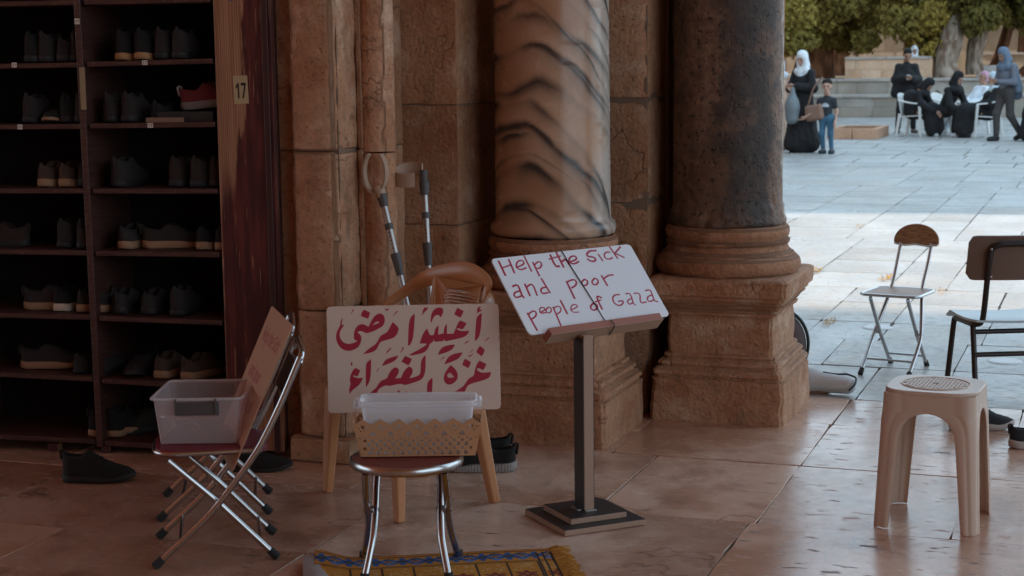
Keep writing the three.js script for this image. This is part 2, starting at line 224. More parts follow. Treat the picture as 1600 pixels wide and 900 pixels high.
// the portal: stepped jambs of worn limestone blocks
const lsMats = [limeTint(0.92, 0.9, 0.88), limeTint(1.02, 0.97, 0.92), limeTint(0.84, 0.78, 0.74), limeTint(0.95, 0.88, 0.8)];
{
  const t = thing('portal_wall', 'stepped portal wall of worn limestone blocks behind the marble columns', 'wall', [-2.7, 0, -6.3]);
  let n = 0;
  const b = (x0, x1, y0, y1, v0, v1, o = {}, m) => part(t, 'stone_block', stone(x0 + 2.7, x1 + 2.7, y0, y1, -v1 + 6.3, -v0 + 6.3, { seed: ++n * 3.7, ...o }), m || lsMats[n % 4]);
  const mortar = std({ color: [0.2, 0.13, 0.09], roughness: 1 });
  const col = (x0, x1, v0, v1, hs, o, m) => { const i = 0.007; part(t, 'mortar', boxUV(new THREE.BoxGeometry(x1 - x0 - 2 * i, hs[hs.length - 1] - hs[0], v1 - v0 - 2 * i).translate((x0 + x1) / 2 + 2.7, (hs[hs.length - 1] + hs[0]) / 2, -(v0 + v1) / 2 + 6.3)), mortar); for (let k = 0; k < hs.length - 1; k++) b(x0, x1, hs[k] + 0.0008, hs[k + 1] - 0.0008, v0, v1, typeof o === 'function' ? o(k) : o, m); };
  // pilaster beside the cabinet
  col(-3.13, -3.0, 5.79, 6.3, [0, 0.55, 1.215, 1.9, 2.6, 3.4], { r: 0.01, amp: 0.004 }, lsMats[2]);
  col(-2.995, -2.785, 5.75, 6.28, [0.1, 0.6, 1.215, 2.02, 2.7, 3.4], k => ({ r: 0.03, amp: 0.012, chip: 0.003, step: 0.013, bulge: 0.04, ry: 0.006 }), lsMats[1]);
  b(-3.02, -2.76, 0, 0.1, 5.71, 6.3, { r: 0.02 }); 
  col(-2.784, -2.76, 5.9, 6.3, [0, 0.6, 1.215, 2.02, 3.4], { r: 0.006, amp: 0.002 });
  // recessed wall with its receding jambs
  col(-2.87, -2.52, 6.3, 6.95, [0, 0.42, 0.885, 1.375, 1.93, 2.6, 3.4], { step: 0.024, amp: 0.006, r: 0.006, chip: 0.02 });
  col(-2.54, -1.9, 6.96, 7.44, [0, 0.5, 0.93, 1.385, 2.0, 2.7, 3.4], { step: 0.022, amp: 0.006, r: 0.007, chip: 0.05 });
  col(-1.93, -1.885, 7.26, 7.43, [0.72, 1.4, 2.1, 3.4], { step: 0.014, amp: 0.014, r: 0.012, chip: 0.03 }, limeTint(0.5, 0.45, 0.42));
  col(-1.93, -1.5, 7.45, 7.95, [0, 0.7, 1.4, 2.1, 3.4], {});
  // slim engaged shaft in the angle
  for (const [y0, y1] of [[0.1, 0.58], [0.584, 1.2], [1.206, 2.02], [2.026, 3.4]]) {
    const g = new THREE.CylinderGeometry(0.07, 0.07, y1 - y0, 40, Math.round((y1 - y0) / 0.025), false).translate(-2.728 + 2.7, (y0 + y1) / 2, -5.975 + 6.3), p = g.attributes.position;
    for (let i = 0; i < p.count; i++) { const d = 0.003 * f3(p.getX(i) * 20, p.getY(i) * 14, p.getZ(i) * 20 + y0, 3), x = p.getX(i) + 0.028, z = p.getZ(i) - 0.325, l = Math.hypot(x, z) || 1; p.setX(i, p.getX(i) + x / l * d); p.setZ(i, p.getZ(i) + z / l * d); }
    g.computeVertexNormals(); part(t, 'slim_shaft', boxUV(g, 1, y0, 0.2), limeTint(1.12, 1.04, 0.98));
  }
}
// columns: moulded pedestal, turned base, shaft
const veinTex = (() => { // brown marble with dark arched veins; u round the shaft, v up 3 m
  const veins = []; const r = rngOf(31); for (let k = 0; k < 24; k++) veins.push({ y: 0.2 + k * 0.052 + (r() - 0.5) * 0.075, w: 0.003 + r() * 0.005, f: 0.016 + r() * 0.03, a: r() < 0.25 ? 0.5 : 0.85 + r() * 0.15, p: 0.445 + (r() - 0.5) * 0.07, s: 0.7 + r() * 0.8 });
  return colTex(1024, 1024, (u, v) => {
    const w1 = 0.02 * pf(u, v, 5, 3, 5), fine = pf(u, v, 6, 6, 14), st = pf(u, v, 3, 4, 24);
    let k = mx([0.46, 0.27, 0.165], [0.6, 0.4, 0.28], sm(-0.4, 0.5, fine)); k = mx(k, [0.36, 0.17, 0.08], 0.6 * sm(-0.1, 0.4, st));
    k = mx(k, [0.56, 0.52, 0.47], 0.8 * sm(0.6, 0.7, u + 0.07 * fine + 0.04 * st));  // paler towards the plaza: side light painted into the marble
    let dk = 0; for (const q of veins) { const du = u - q.p, arch = q.y - (du > 0 ? 1.25 * q.s * Math.pow(du, 1.3) : 0.5 * Math.pow(-du, 1.5)) + w1 * 1.6 + 0.008 * fine, d = v - arch; if (Math.abs(d) > 0.2) continue; const fade = q.a * (0.3 + 0.7 * sm(-0.35, 0.3, pv(u * 6, v * 3 + q.y * 40, 997, 5))); dk = Math.max(dk, fade * (d > 0 ? Math.exp(-d * d / (q.w * q.w * 4)) : 0.45 * Math.exp(-d * d / (q.w * q.w * 3)) + 0.6 * Math.exp(-d * d / (q.f * q.f)) * (0.7 + 0.6 * fine))); }
    return mx(k, [0.03, 0.026, 0.028], clamp(dk * 1.15) * 0.95);
  });
})();
const darkTex = colTex(1024, 1024, (u, v) => { // dark stained stone shaft
  const a = pf(u, v, 3, 5, 3), b = pf(u, v, 8, 6, 13, 0.62), c = pf(u, v, 40, 3, 23), pit = sm(0.3, 0.5, pf(u, v, 60, 2, 33));
  let k = mx([0.13, 0.068, 0.04], [0.26, 0.15, 0.095], sm(-0.5, 0.5, a + 0.5 * c + 0.4 * b)); const soot = sm(-0.25, 0.45, 1.1 * b + 0.3 * a + 0.3 * c + 0.5 * (sm(0.42, 0.54, u) * (1 - sm(0.6, 0.7, u))) - 0.12);
  k = mx(k, [0.026, 0.021, 0.019], 0.88 * soot); k = mx(k, [0.4, 0.34, 0.28], 0.85 * sm(0.05, 0.4, pf(u, v, 12, 5, 43) + 1.1 * sm(0.66, 0.76, u) * (1 - sm(0.9, 1, u)) - 0.55)); k = mx(k, [0.012, 0.01, 0.01], 0.8 * pit);  // pale deposits plus the lit plaza-side edge, put into the colour
  return mul(k, 1 + 0.3 * c);
});
veinTex.offset.y = -0.27;
const pitBump = valTex(1024, 1024, (u, v) => 0.7 + 0.2 * pf(u, v, 40, 4, 3, 0.6) - 0.5 * sm(0.3, 0.55, pf(u, v, 90, 2, 33)) * sm(-0.1, 0.3, pf(u, v, 8, 2, 38)) - 0.3 * sm(0.4, 0.6, pf(u, v, 34, 2, 36)));
const marble = std({ map: veinTex, roughness: 0.42, roughnessMap: floorRough, bumpMap: pitBump, bumpScale: 0.0008 }); marble.roughness = 0.95;
const darkStone = std({ map: darkTex, roughness: 0.62, bumpMap: pitBump, bumpScale: 0.008 });
function pedestal(u0, u1, v0, v1, prof, seed, amp) { // mitred moulding round a rectangle; prof = [height, inset]
  const hx = (u1 - u0) / 2, hz = (v1 - v0) / 2, r = 0.016, per = [];
  const side = (ax, az, bx, bz) => { const n = 22; for (let i = 0; i < n; i++) per.push([mix(ax, bx, i / n), mix(az, bz, i / n)]); };
  const q = 1 - r / hx, z = 1 - r / hz; side(-q, 1, q, 1); side(q, 1, 1, z); side(1, z, 1, -z); side(1, -z, q, -1); side(q, -1, -q, -1); side(-q, -1, -1, -z); side(-1, -z, -1, z); side(-1, z, -q, 1);
  const rows = []; for (let k = 0; k < prof.length - 1; k++) { const n = Math.max(1, Math.round(Math.hypot(prof[k + 1][0] - prof[k][0], prof[k + 1][1] - prof[k][1]) / 0.02)); for (let i = 0; i < n; i++) rows.push([mix(prof[k][0], prof[k + 1][0], i / n), mix(prof[k][1], prof[k + 1][1], i / n)]); } rows.push(prof[prof.length - 1]);
  const P = [], I = [], n = per.length;
  rows.forEach(([h, ins]) => per.forEach(([a, b]) => { const corner = Math.pow(Math.min(Math.abs(a), Math.abs(b)), 14), x = a * (hx - ins), zz = b * (hz - ins), e = amp * f3(x * 13 + seed, h * 22, zz * 13, 3) - corner * Math.max(0, f3(h * 9 + seed, a, b, 2) + 0.15) * 0.05, l = Math.hypot(a, b); P.push(x + a / l * e, h + 0.3 * e, zz + b / l * e); }));
  for (let j = 0; j < rows.length - 1; j++) for (let i = 0; i < n; i++) { const a = j * n + i, b = j * n + (i + 1) % n; I.push(a, b, a + n, b, b + n, a + n); }
  const top = (rows.length - 1) * n; P.push(0, rows[rows.length - 1][0], 0); for (let i = 0; i < n; i++) I.push(top + i, top + (i + 1) % n, P.length / 3 - 1);
  let g = new THREE.BufferGeometry(); g.setAttribute('position', new THREE.Float32BufferAttribute(P, 3)); g.setIndex(I); g = mergeCrease(g.toNonIndexed()); return boxUV(g, 1, seed, seed * 0.3);
}
const plinthProf = [[0, 0.004], [0.186, 0.004], [0.19, 0.018], [0.2, 0.018], [0.203, 0.01], [0.218, 0.012], [0.23, 0.024], [0.234, 0.038], [0.242, 0.038], [0.245, 0.03], [0.258, 0.032], [0.266, 0.042], [0.269, 0.054], [0.277, 0.054], [0.28, 0.048], [0.288, 0.052], [0.292, 0.066], [0.456, 0.066], [0.46, 0.05], [0.472, 0.046], [0.476, 0.056], [0.482, 0.056], [0.486, 0.044], [0.502, 0.034], [0.514, 0.018], [0.518, 0.026], [0.524, 0.026], [0.528, 0.012], [0.545, 0.008], [0.549, -0.004], [0.612, -0.008], [0.622, 0.004], [0.624, 0.03]];
function turned(prof, seg, amp, seed) {
  const fine = []; for (let k = 0; k < prof.length - 1; k++) { const n = Math.max(1, Math.round(Math.hypot(prof[k + 1][0] - prof[k][0], prof[k + 1][1] - prof[k][1]) / 0.02)); for (let i = 0; i < n; i++) fine.push([mix(prof[k][0], prof[k + 1][0], i / n), mix(prof[k][1], prof[k + 1][1], i / n)]); } fine.push(prof[prof.length - 1]);
  const g = lathe(fine, seg), p = g.attributes.position;
  for (let i = 0; i < p.count; i++) { const x = p.getX(i), y = p.getY(i), z = p.getZ(i), l = Math.hypot(x, z) || 1, d = amp(x / l, y, z / l, seed); p.setX(i, x + x / l * d); p.setZ(i, z + z / l * d); }
  g.computeVertexNormals(); const uvs = g.attributes.uv; for (let i = 0; i < p.count; i++) uvs.setY(i, p.getY(i) / 1.5); // the seam of the turned surface is welded below
  const nn = g.attributes.normal, rowsN = fine.length; for (let i = 0; i < rowsN; i++) { const a = i, b = seg * rowsN + i; const v = V(nn.getX(a) + nn.getX(b), nn.getY(a) + nn.getY(b), nn.getZ(a) + nn.getZ(b)).normalize(); nn.setXYZ(a, v.x, v.y, v.z); nn.setXYZ(b, v.x, v.y, v.z); }
  return g;
}
const baseProf = [[0.3, 0.624], [0.308, 0.632], [0.317, 0.65], [0.319, 0.668], [0.314, 0.686], [0.3, 0.7], [0.292, 0.703], [0.29, 0.712], [0.282, 0.716], [0.27, 0.726], [0.264, 0.742], [0.258, 0.75], [0.27, 0.753], [0.272, 0.764], [0.268, 0.77], [0.258, 0.773], [0.268, 0.785], [0.272, 0.8], [0.27, 0.816], [0.262, 0.828], [0.252, 0.832]];
const rough1 = (x, y, z, s) => 0.0045 * f3(x * 4 + s, y * 16, z * 4, 3) - 0.012 * Math.max(0, f3(x * 6 + s, y * 9, z * 6, 2) - 0.25);
function column(label, u, v, shaftMat, shaftProf, shaftNoise, turn, tint, pl) {
  const t = thing('column', label, 'column', [u, 0, -v]);
  part(t, 'pedestal', pedestal(pl[0] - u, pl[1] - u, pl[2] - v, pl[3] - v, plinthProf, u * 3, 0.0045).translate((pl[0] + pl[1]) / 2 - u, 0, -((pl[2] + pl[3]) / 2 - v)), limeTint(...tint));
  part(t, 'base', boxUV(turned(baseProf, 96, rough1, u), 1, u, 0), limeTint(tint[0] * 0.95, tint[1] * 0.93, tint[2] * 0.93));
  const s = part(t, 'shaft', turned(shaftProf, 128, shaftNoise, 4), shaftMat); s.rotation.y = turn; return t;
}
column('smooth brown marble column with dark arched veins behind the English sign', -2.198, 6.55, marble, [[0.24, 0.832], [0.243, 0.836], [0.257, 0.842], [0.262, 0.86], [0.261, 0.876], [0.255, 0.888], [0.246, 0.893], [0.2405, 0.905], [0.238, 1.25], [0.234, 2], [0.226, 3.4]], (x, y, z) => 0.001 * f3(x * 3, y * 3, z * 3, 2), -2.82, [0.95, 0.88, 0.82], [-2.49, -1.882, 6.25, 6.85]);
column('soot-darkened pitted stone column nearest the sunny plaza', -1.598, 7.17, darkStone, [[0.25, 0.832], [0.256, 0.838], [0.258, 0.852], [0.252, 0.865], [0.246, 0.9], [0.2385, 0.93], [0.237, 1.25], [0.234, 2], [0.226, 3.4]], (x, y, z) => (y < 0.93 ? 0.012 : 0.002) * f3(x * 6, y * 20, z * 6, 3) - (y < 0.96 ? 0.02 : 0.004) * Math.max(0, f3(x * 7, y * 12, z * 7 + 3, 2) - 0.2), -2.92, [0.98, 0.93, 0.88], [-1.872, -1.28, 6.852, 7.51]);

// ------------------------------------------------------------------ shoe cabinet
function canvasTex(w, h, draw) { const c = document.createElement('canvas'); c.width = w; c.height = h; draw(c.getContext('2d'), w, h); const t = new THREE.CanvasTexture(c); t.colorSpace = THREE.SRGBColorSpace; t.magFilter = THREE.LinearFilter; return t; }
const grain = (u, v, s) => { const w = 0.02 * pf(u, v, 3, 3, s); return pf((u * 1 + w + 10) % 1, (v * 0.06 + 10) % 1, 60, 4, s + 5); };
const darkWoodTex = colTex(512, 512, (u, v) => { const g = grain(v, u, 3), k = mx([0.045, 0.016, 0.013], [0.085, 0.034, 0.026], sm(-0.4, 0.4, g)); return mx(k, [0.14, 0.075, 0.05], 0.7 * sm(0.3, 0.5, pf(u, v, 30, 3, 44))); }, 2);
const darkWood = std({ map: darkWoodTex, roughness: 0.55 });
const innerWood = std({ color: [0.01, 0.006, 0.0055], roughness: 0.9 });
const stileTex = colTex(512, 1024, (u, v) => {
  const g = grain(u, v, 8), e = pf(u, v, 6, 5, 21), edge = mix(0.5, 0.22, sm(0.62, 0.45, v)) + 0.14 * e + 0.05 * pf(u * 4 % 1, v, 40, 3, 9), bare = sm(0.02, -0.03, u - edge) * sm(0.44, 0.56, v + 0.05 * e + 0.12 * (0.35 - u)) + 0.8 * sm(0.36, 0.46, pf(u, v * 0.5 % 1, 20, 4, 60)) + sm(0.165, 0.145, v + 0.02 * e) * sm(0.4, 0.5, u + 0.1 * g) + 0.5 * sm(0.05, 0.0, u);
  const paint = mx([0.05, 0.008, 0.01], [0.13, 0.026, 0.022], sm(-0.3, 0.5, e + 0.5 * g)), wood = mx([0.22, 0.095, 0.05], [0.42, 0.22, 0.125], sm(-0.4, 0.45, g + 0.3 * e));
  return mx(paint, wood, clamp(bare));
});
const stileMat = std({ map: stileTex, roughness: 0.5 });
const CAB = [-3.22, 0, -5.7], CABR = 10 * Math.PI / 180;
const cab = thing('shoe_cabinet', 'tall dark red wooden shoe cabinet with two columns of pigeonholes', 'cabinet', CAB, CABR);
const SH = [1.805, 1.565, 1.325, 1.07, 0.823, 0.563, 0.31, 0.055];
const SAG = [[0, 0], [-0.004, 0.008], [-0.002, 0.004], [0, 0], [0.004, -0.002], [0.008, -0.012], [0.02, -0.018], [0.016, -0.018]];
{
  const g = box(-0.058, 0.172, 0.03, 2.3, -0.03, 0.0, 0.004), p = g.attributes.position, uv = g.attributes.uv; for (let i = 0; i < p.count; i++) uv.setXY(i, (p.getX(i) + 0.058) / 0.23, p.getY(i) / 2.3); part(cab, 'stile', g, stileMat, 'wide front board, worn to bare wood above and dark red below');
  part(cab, 'moulding', box(0.135, 0.16, 0.03, 2.3, 0.002, 0.012, 0.004), std({ color: [0.045, 0.014, 0.012], roughness: 0.5 }));
  part(cab, 'side_panel', box(0.15, 0.172, 0.03, 2.3, -0.4, -0.032), darkWood); part(cab, 'side_panel', box(-1.25, -1.215, 0.03, 2.3, -0.4, 0), darkWood);
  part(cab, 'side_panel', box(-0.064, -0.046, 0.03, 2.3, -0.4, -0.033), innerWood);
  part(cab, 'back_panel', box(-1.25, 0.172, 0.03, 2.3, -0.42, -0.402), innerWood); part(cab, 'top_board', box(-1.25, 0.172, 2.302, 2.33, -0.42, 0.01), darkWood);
  const dv = box(-0.615, -0.588, 0.03, 2.3, -0.4, 0.002, 0.004); xf(dv, [0, 0, 0], [0, 0, 0.006]); part(cab, 'divider', dv, darkWood);
  SH.forEach((h, k) => { for (const [x0, x1, s] of [[-1.212, -0.618, SAG[k][0]], [-0.586, -0.066, SAG[k][1]]]) { const b = box(x0 + 0.004, x1 - 0.003, h - 0.02, h, -0.398, 0, 0.003), q = b.attributes.position; for (let i = 0; i < q.count; i++) { const t = (q.getX(i) + 1.212) / 1.15; q.setY(i, q.getY(i) + (x0 < -1 ? mix(s, s * 0.2, (q.getX(i) - x0) / (x1 - x0)) : mix(s * 0.1, s, (q.getX(i) - x0) / (x1 - x0)))); } part(cab, 'shelf', b, darkWood); } });
  for (const x of [-1.15, -0.83, -0.6, 0.0]) part(cab, 'foot', box(x, x + 0.04, 0, 0.032, -0.06, -0.01), x > -0.7 && x < -0.5 ? darkWood : stileMat);
  part(cab, 'foot', box(-0.06, -0.02, 0, 0.03, -0.38, -0.34), darkWood); part(cab, 'foot', box(-1.2, -1.16, 0, 0.03, -0.38, -0.34), darkWood);
  const num = (w, h, bg, fs) => std({ map: canvasTex(128, 192, (c, W, H) => { c.fillStyle = bg; c.fillRect(0, 0, W, H); c.fillStyle = '#1c1614'; c.font = 'bold 128px sans-serif'; c.textAlign = 'center'; c.save(); c.translate(W / 2, H * 0.8); c.scale(0.72, 1.15); c.fillText('17', 0, 0); c.restore(); }), roughness: 0.7 });
  const n17 = num(1, 1, '#b09a76'), w17 = num(1, 1, '#cfc9c0');
  const plate = (x, y, w, h, m, rot = 0, z = 0.001) => { const p = part(cab, 'number_label', xf(new THREE.BoxGeometry(w, h, 0.0016), [0, 0, 0], [0, 0, rot]).translate(x, y, z + 0.001), m); return p; };
  plate(0.043, 1.452, 0.058, 0.108, n17, 0.03);
  plate(-0.885, 1.557, 0.02, 0.019, w17); plate(-0.342, 1.56, 0.022, 0.018, w17); plate(-0.874, 1.314, 0.02, 0.019, w17); plate(-0.33, 1.317, 0.022, 0.018, w17); plate(-0.612, 1.722, 0.02, 0.022, w17, 0, 0.004);
  const grey = std({ map: canvasTex(128, 128, (c, W, H) => { c.fillStyle = '#5d5a59'; c.fillRect(0, 0, W, H); c.fillStyle = '#171413'; c.font = 'bold 104px sans-serif'; c.textAlign = 'center'; c.fillText('17', W / 2, H * 0.8); }), roughness: 0.8 });
  plate(-0.66, 1.47, 0.085, 0.1, grey, 0, -0.4); plate(-0.135, 1.47, 0.1, 0.1, grey, 0, -0.4);
  part(cab, 'tape_strip', box(-0.613, -0.59, 1.38, 1.545, 0.0035, 0.005, 0), std({ color: [0.3, 0.23, 0.13], roughness: 0.8, bumpMap: limeBump, bumpScale: 0.01 }));
  part(cab, 'sticker', new THREE.CylinderGeometry(0.02, 0.02, 0.0016, 20).rotateX(Math.PI / 2).translate(0.016, 1.81, 0.002), std({ map: canvasTex(64, 64, (c) => { c.fillStyle = '#1b4f86'; c.fillRect(0, 0, 64, 64); c.fillStyle = '#4aa3c8'; c.fillRect(14, 18, 36, 20); c.fillStyle = '#14304e'; c.fillRect(20, 40, 24, 6); }), roughness: 0.4 }), 'round blue sticker');
}
// ------------------------------------------------------------------ shoes
const key = (a, t) => { const n = a.length - 1, x = clamp(t) * n, i = Math.min(n - 1, Math.floor(x)); return mix(a[i], a[i + 1], fd(x - i) * 0.5 + (x - i) * 0.5); };
function shoeGeo(kind) {
  const L = kind === 'boot' ? 0.275 : 0.27, T = { sneaker: [0.088, 0.078, 0.074, 0.1, 0.094, 0.076, 0.06, 0.05, 0.036], boot: [0.115, 0.104, 0.1, 0.118, 0.1, 0.08, 0.066, 0.056, 0.04], loafer: [0.078, 0.064, 0.06, 0.07, 0.074, 0.066, 0.056, 0.048, 0.036] }[kind], th = kind === 'sneaker' ? 0.03 : kind === 'boot' ? 0.026 : 0.018;
  const hw = t => 0.047 * Math.pow(clamp(Math.min(t / 0.14, 1) * (2 - Math.min(t / 0.14, 1))), 0.5) * key([0.7, 0.7, 0.72, 0.76, 0.85, 0.95, 1, 0.98, 0.9, 0.72, 0.5], t) * Math.pow(clamp((1 - t) / 0.12), 0.42), off = t => 0.006 * Math.sin(t * 2.6), lift = t => 0.014 * sm(0.72, 1, t) + 0.004 * sm(0.1, 0, t);
  const N = 40, P = [], I = [], ring = 23;
  for (let i = 0; i <= N; i++) {
    const t = 0.5 - 0.5 * Math.cos(Math.PI * i / N), w = hw(t), top = key(T, t), b = th * 0.8 + lift(t), rx = w * (t < 0.3 ? 0.66 : mix(0.66, 0, sm(0.3, 0.52, t))), row = [];
    for (let k = 0; k <= 7; k++) { const s = k / 7 * Math.PI / 2; row.push([rx + (w - rx) * Math.pow(Math.cos(s), 0.75), b + (top - b) * Math.pow(Math.sin(s), 0.9)]); }
    row.push([rx * 0.9, top + 0.001], [rx * 0.8, top - 0.008 * Math.min(1, rx / 0.01)], [rx * 0.75, mix(top, b + 0.014, Math.min(1, rx / 0.012))]);
    const full = [...row, [0, row[10][1]], ...row.slice().reverse().map(q => [-q[0], q[1]])];
    for (const [x, y] of full) P.push(x + off(t), y, -t * L);
  }
  for (let i = 0; i < N; i++) for (let k = 0; k < ring - 1; k++) { const a = i * ring + k; I.push(a, a + 1, a + ring, a + 1, a + ring + 1, a + ring); }
  const up = new THREE.BufferGeometry(); up.setAttribute('position', new THREE.Float32BufferAttribute(P, 3)); up.setIndex(I); up.computeVertexNormals(); boxUV(up);
  const SP = [], SI = [], prof = [[0.92, 0], [1.06, 0.06], [1.09, 0.5], [1.07, 0.92], [1.0, 1.05], [0.9, 1.05]], M = prof.length;
  const out = []; for (let i = 0; i <= N; i++) { const t = 0.5 - 0.5 * Math.cos(Math.PI * i / N); out.push([hw(t), t]); }
  const per = [...out.map(([w, t]) => [w, t]), ...out.slice(1, -1).reverse().map(([w, t]) => [-w, t])];
  for (const [s, y] of prof) for (const [w, t] of per) SP.push(w * s + off(t), y * th * (1 - 0.25 * sm(0.5, 0.75, t)) + lift(t), -(0.5 + (t - 0.5) * mix(1, s, 0.35)) * L);
  const n = per.length; for (let j = 0; j < M - 1; j++) for (let i = 0; i < n; i++) { const a = j * n + i, b = j * n + (i + 1) % n; SI.push(a, a + n, b, b, a + n, b + n); }
  SP.push(0, 0, -L / 2); for (let i = 0; i < n; i++) SI.push(i, (i + 1) % n, SP.length / 3 - 1);
  const so = new THREE.BufferGeometry(); so.setAttribute('position', new THREE.Float32BufferAttribute(SP, 3)); so.setIndex(SI); so.computeVertexNormals(); boxUV(so);
  const laces = []; if (kind !== 'loafer') for (let k = 0; k < 4; k++) { const t = 0.42 + k * 0.06, y = key(T, t) - 0.001; laces.push(tube([[-0.022 + off(t), y - 0.012, -t * L], [off(t), y + 0.003, -(t + 0.02) * L], [0.022 + off(t), y - 0.012, -(t + 0.01) * L]], 0.0025, 6, 5)); }
  const tabg = tube([[0, T[0] - 0.03, 0.003], [0, T[0] + 0.006, 0.007], [0, T[0] + 0.006, -0.006], [0, T[0] - 0.012, -0.008]], 0.005, 8, 5);
  return { up, so, laces: laces.length ? merge(laces) : null, tab: tabg };
}
const SG = { sneaker: shoeGeo('sneaker'), boot: shoeGeo('boot'), loafer: shoeGeo('loafer') };
const fabricBump = valTex(256, 256, (u, v) => 0.5 + 0.3 * Math.sin(u * 402) * Math.sin(v * 402) + 0.2 * pf(u, v, 16, 3, 3), 12);
const clothMats = new Map();
function cloth(c, r = 0.9) { const k = c.join() + r; if (!clothMats.has(k)) clothMats.set(k, std({ color: c, roughness: r, bumpMap: fabricBump, bumpScale: 0.0015 })); return clothMats.get(k); }
const solid = (c, r = 0.6) => { const k = 's' + c.join() + r; if (!clothMats.has(k)) clothMats.set(k, std({ color: c, roughness: r })); return clothMats.get(k); };
const BLK = [0.0085, 0.007, 0.0065], GRY = [0.026, 0.019, 0.017], BRN = [0.028, 0.014, 0.01], TANS = [0.3, 0.165, 0.09], DKS = [0.014, 0.011, 0.011], TAUPE = [0.07, 0.042, 0.03];
function shoe(kind, up, so, label, pos, turn, group, opts = {}) {
  const g = SG[kind], t = thing('shoe', label, 'shoe', pos, turn, group);
  part(t, 'upper', g.up, cloth(up)); part(t, 'sole', g.so, opts.soleMat || solid(so, 0.7)); part(t, 'heel_tab', g.tab, cloth(opts.tab || up)); if (g.laces) part(t, 'laces', g.laces, cloth(opts.lace || up));
  if (opts.scale) t.scale.setScalar(opts.scale); if (opts.tilt) { t.rotation.order = 'YXZ'; t.rotation.x = opts.tilt; } return t;
}
const cw = (x, y, z) => [CAB[0] + x * Math.cos(CABR) + z * Math.sin(CABR), y, CAB[2] - x * Math.sin(CABR) + z * Math.cos(CABR)];
const shelfX = px => px < 131 ? -0.95 + px * 0.0027 : -0.589 + (px - 133) * 0.00262;
const ord = ['top', 'second', 'third', 'fourth', 'fifth', 'sixth', 'bottom'];
// [shelf, place along the shelf, kind, upper, sole, what it looks like, turn, extra]
const list = [
  [1, 42, 'boot', BLK, DKS, 'black boot, leftmost'], [1, 62, 'boot', GRY, DKS, 'charcoal boot, second of the left bay'], [1, 90, 'sneaker', GRY, DKS, 'charcoal low shoe, third of the left bay'], [1, 110, 'boot', GRY, DKS, 'charcoal boot beside the divider'],
  [1, 182, 'boot', BLK, [0.38, 0.19, 0.08], 'black boot with thick tan sole, left of its pair'], [1, 214, 'boot', BLK, [0.38, 0.19, 0.08], 'black boot with thick tan sole, right of its pair'], [1, 244, 'boot', GRY, DKS, 'plain grey boot next to the tan soled pair'], [1, 274, 'boot', GRY, DKS, 'plain grey boot, rightmost'],
  [2, 32, 'boot', GRY, DKS, 'dark grey boot, leftmost'], [2, 66, 'loafer', BLK, TANS, 'black shoe with pale toe', Math.PI, { pale: 1 }], [2, 90, 'boot', BLK, DKS, 'black boot before the left number card'], [2, 113, 'boot', GRY, DKS, 'dark grey boot beside the divider'],
  [2, 157, 'boot', GRY, DKS, 'dark grey boot, left of pair in right bay'], [2, 189, 'boot', GRY, DKS, 'dark grey boot, right of pair in right bay'], [2, 232, 'loafer', BLK, DKS, 'black shoe in front of the pale wooden strip'],
  [3, 50, 'sneaker', TAUPE, TANS, 'grey brown sneaker with tan sole, left of pair'], [3, 84, 'sneaker', TAUPE, TANS, 'grey brown sneaker with tan sole, right of pair'], [3, 113, 'sneaker', GRY, DKS, 'dark sneaker beside the divider'],
  [3, 166, 'boot', GRY, DKS, 'dark boot, leftmost in right bay'], [3, 258, 'boot', BRN, DKS, 'dark brown boot, left of three'], [3, 293, 'boot', BRN, DKS, 'dark brown boot, middle of three'], [3, 322, 'boot', BRN, DKS, 'dark brown boot, right of three by the stile'],
  [4, 14, 'sneaker', BRN, DKS, 'dark brown shoe lying sideways', 1.5], [4, 76, 'boot', GRY, DKS, 'grey ankle boot, left of pair'], [4, 110, 'boot', GRY, DKS, 'grey ankle boot, right of pair'],
  [4, 172, 'sneaker', GRY, TANS, 'grey sneaker with curved tan sole, heel outward'], [4, 196, 'sneaker', GRY, TANS, 'grey sneaker with tan sole lying lengthways', -1.15], [4, 297, 'sneaker', BLK, TANS, 'black sneaker with flat tan sole, left of pair'], [4, 328, 'sneaker', BLK, TANS, 'black sneaker with flat tan sole, right of pair'],
  [5, 2, 'sneaker', GRY, TANS, 'grey sneaker with tan sole lying lengthways', -1.2], [5, 65, 'sneaker', BLK, [0.55, 0.42, 0.32], 'black sneaker with white heel'], [5, 102, 'sneaker', GRY, TANS, 'grey shoe with tan sole, left of pair'], [5, 127, 'sneaker', GRY, TANS, 'grey shoe with tan sole, right of pair'],
  [5, 160, 'sneaker', GRY, DKS, 'dark shoe beside the divider in right bay'], [5, 205, 'sneaker', GRY, DKS, 'dark shoe in the middle of right bay'], [5, 252, 'boot', GRY, DKS, 'dark grey boot with a reddish tip behind'],
  [6, -8, 'sneaker', GRY, TANS, 'black sneaker with tan sole lying lengthways', -1.25], [6, 94, 'loafer', GRY, DKS, 'low black shoe, left of pair'], [6, 124, 'loafer', GRY, DKS, 'low black shoe, right of pair'],
  [6, 180, 'loafer', GRY, DKS, 'black round-toed clog in right bay', Math.PI], [6, 222, 'sneaker', TAUPE, TANS, 'tan leather shoe, left of pair'], [6, 262, 'sneaker', TAUPE, TANS, 'tan leather shoe, right of pair', -0.35],
  [7, 108, 'boot', BLK, TANS, 'black boot with tan sole, left of pair', -0.7], [7, 138, 'boot', BLK, TANS, 'black boot with tan sole, right of pair', -0.1], [7, 205, 'sneaker', GRY, DKS, 'dark crumpled shoe in right bay', 2.4],
];
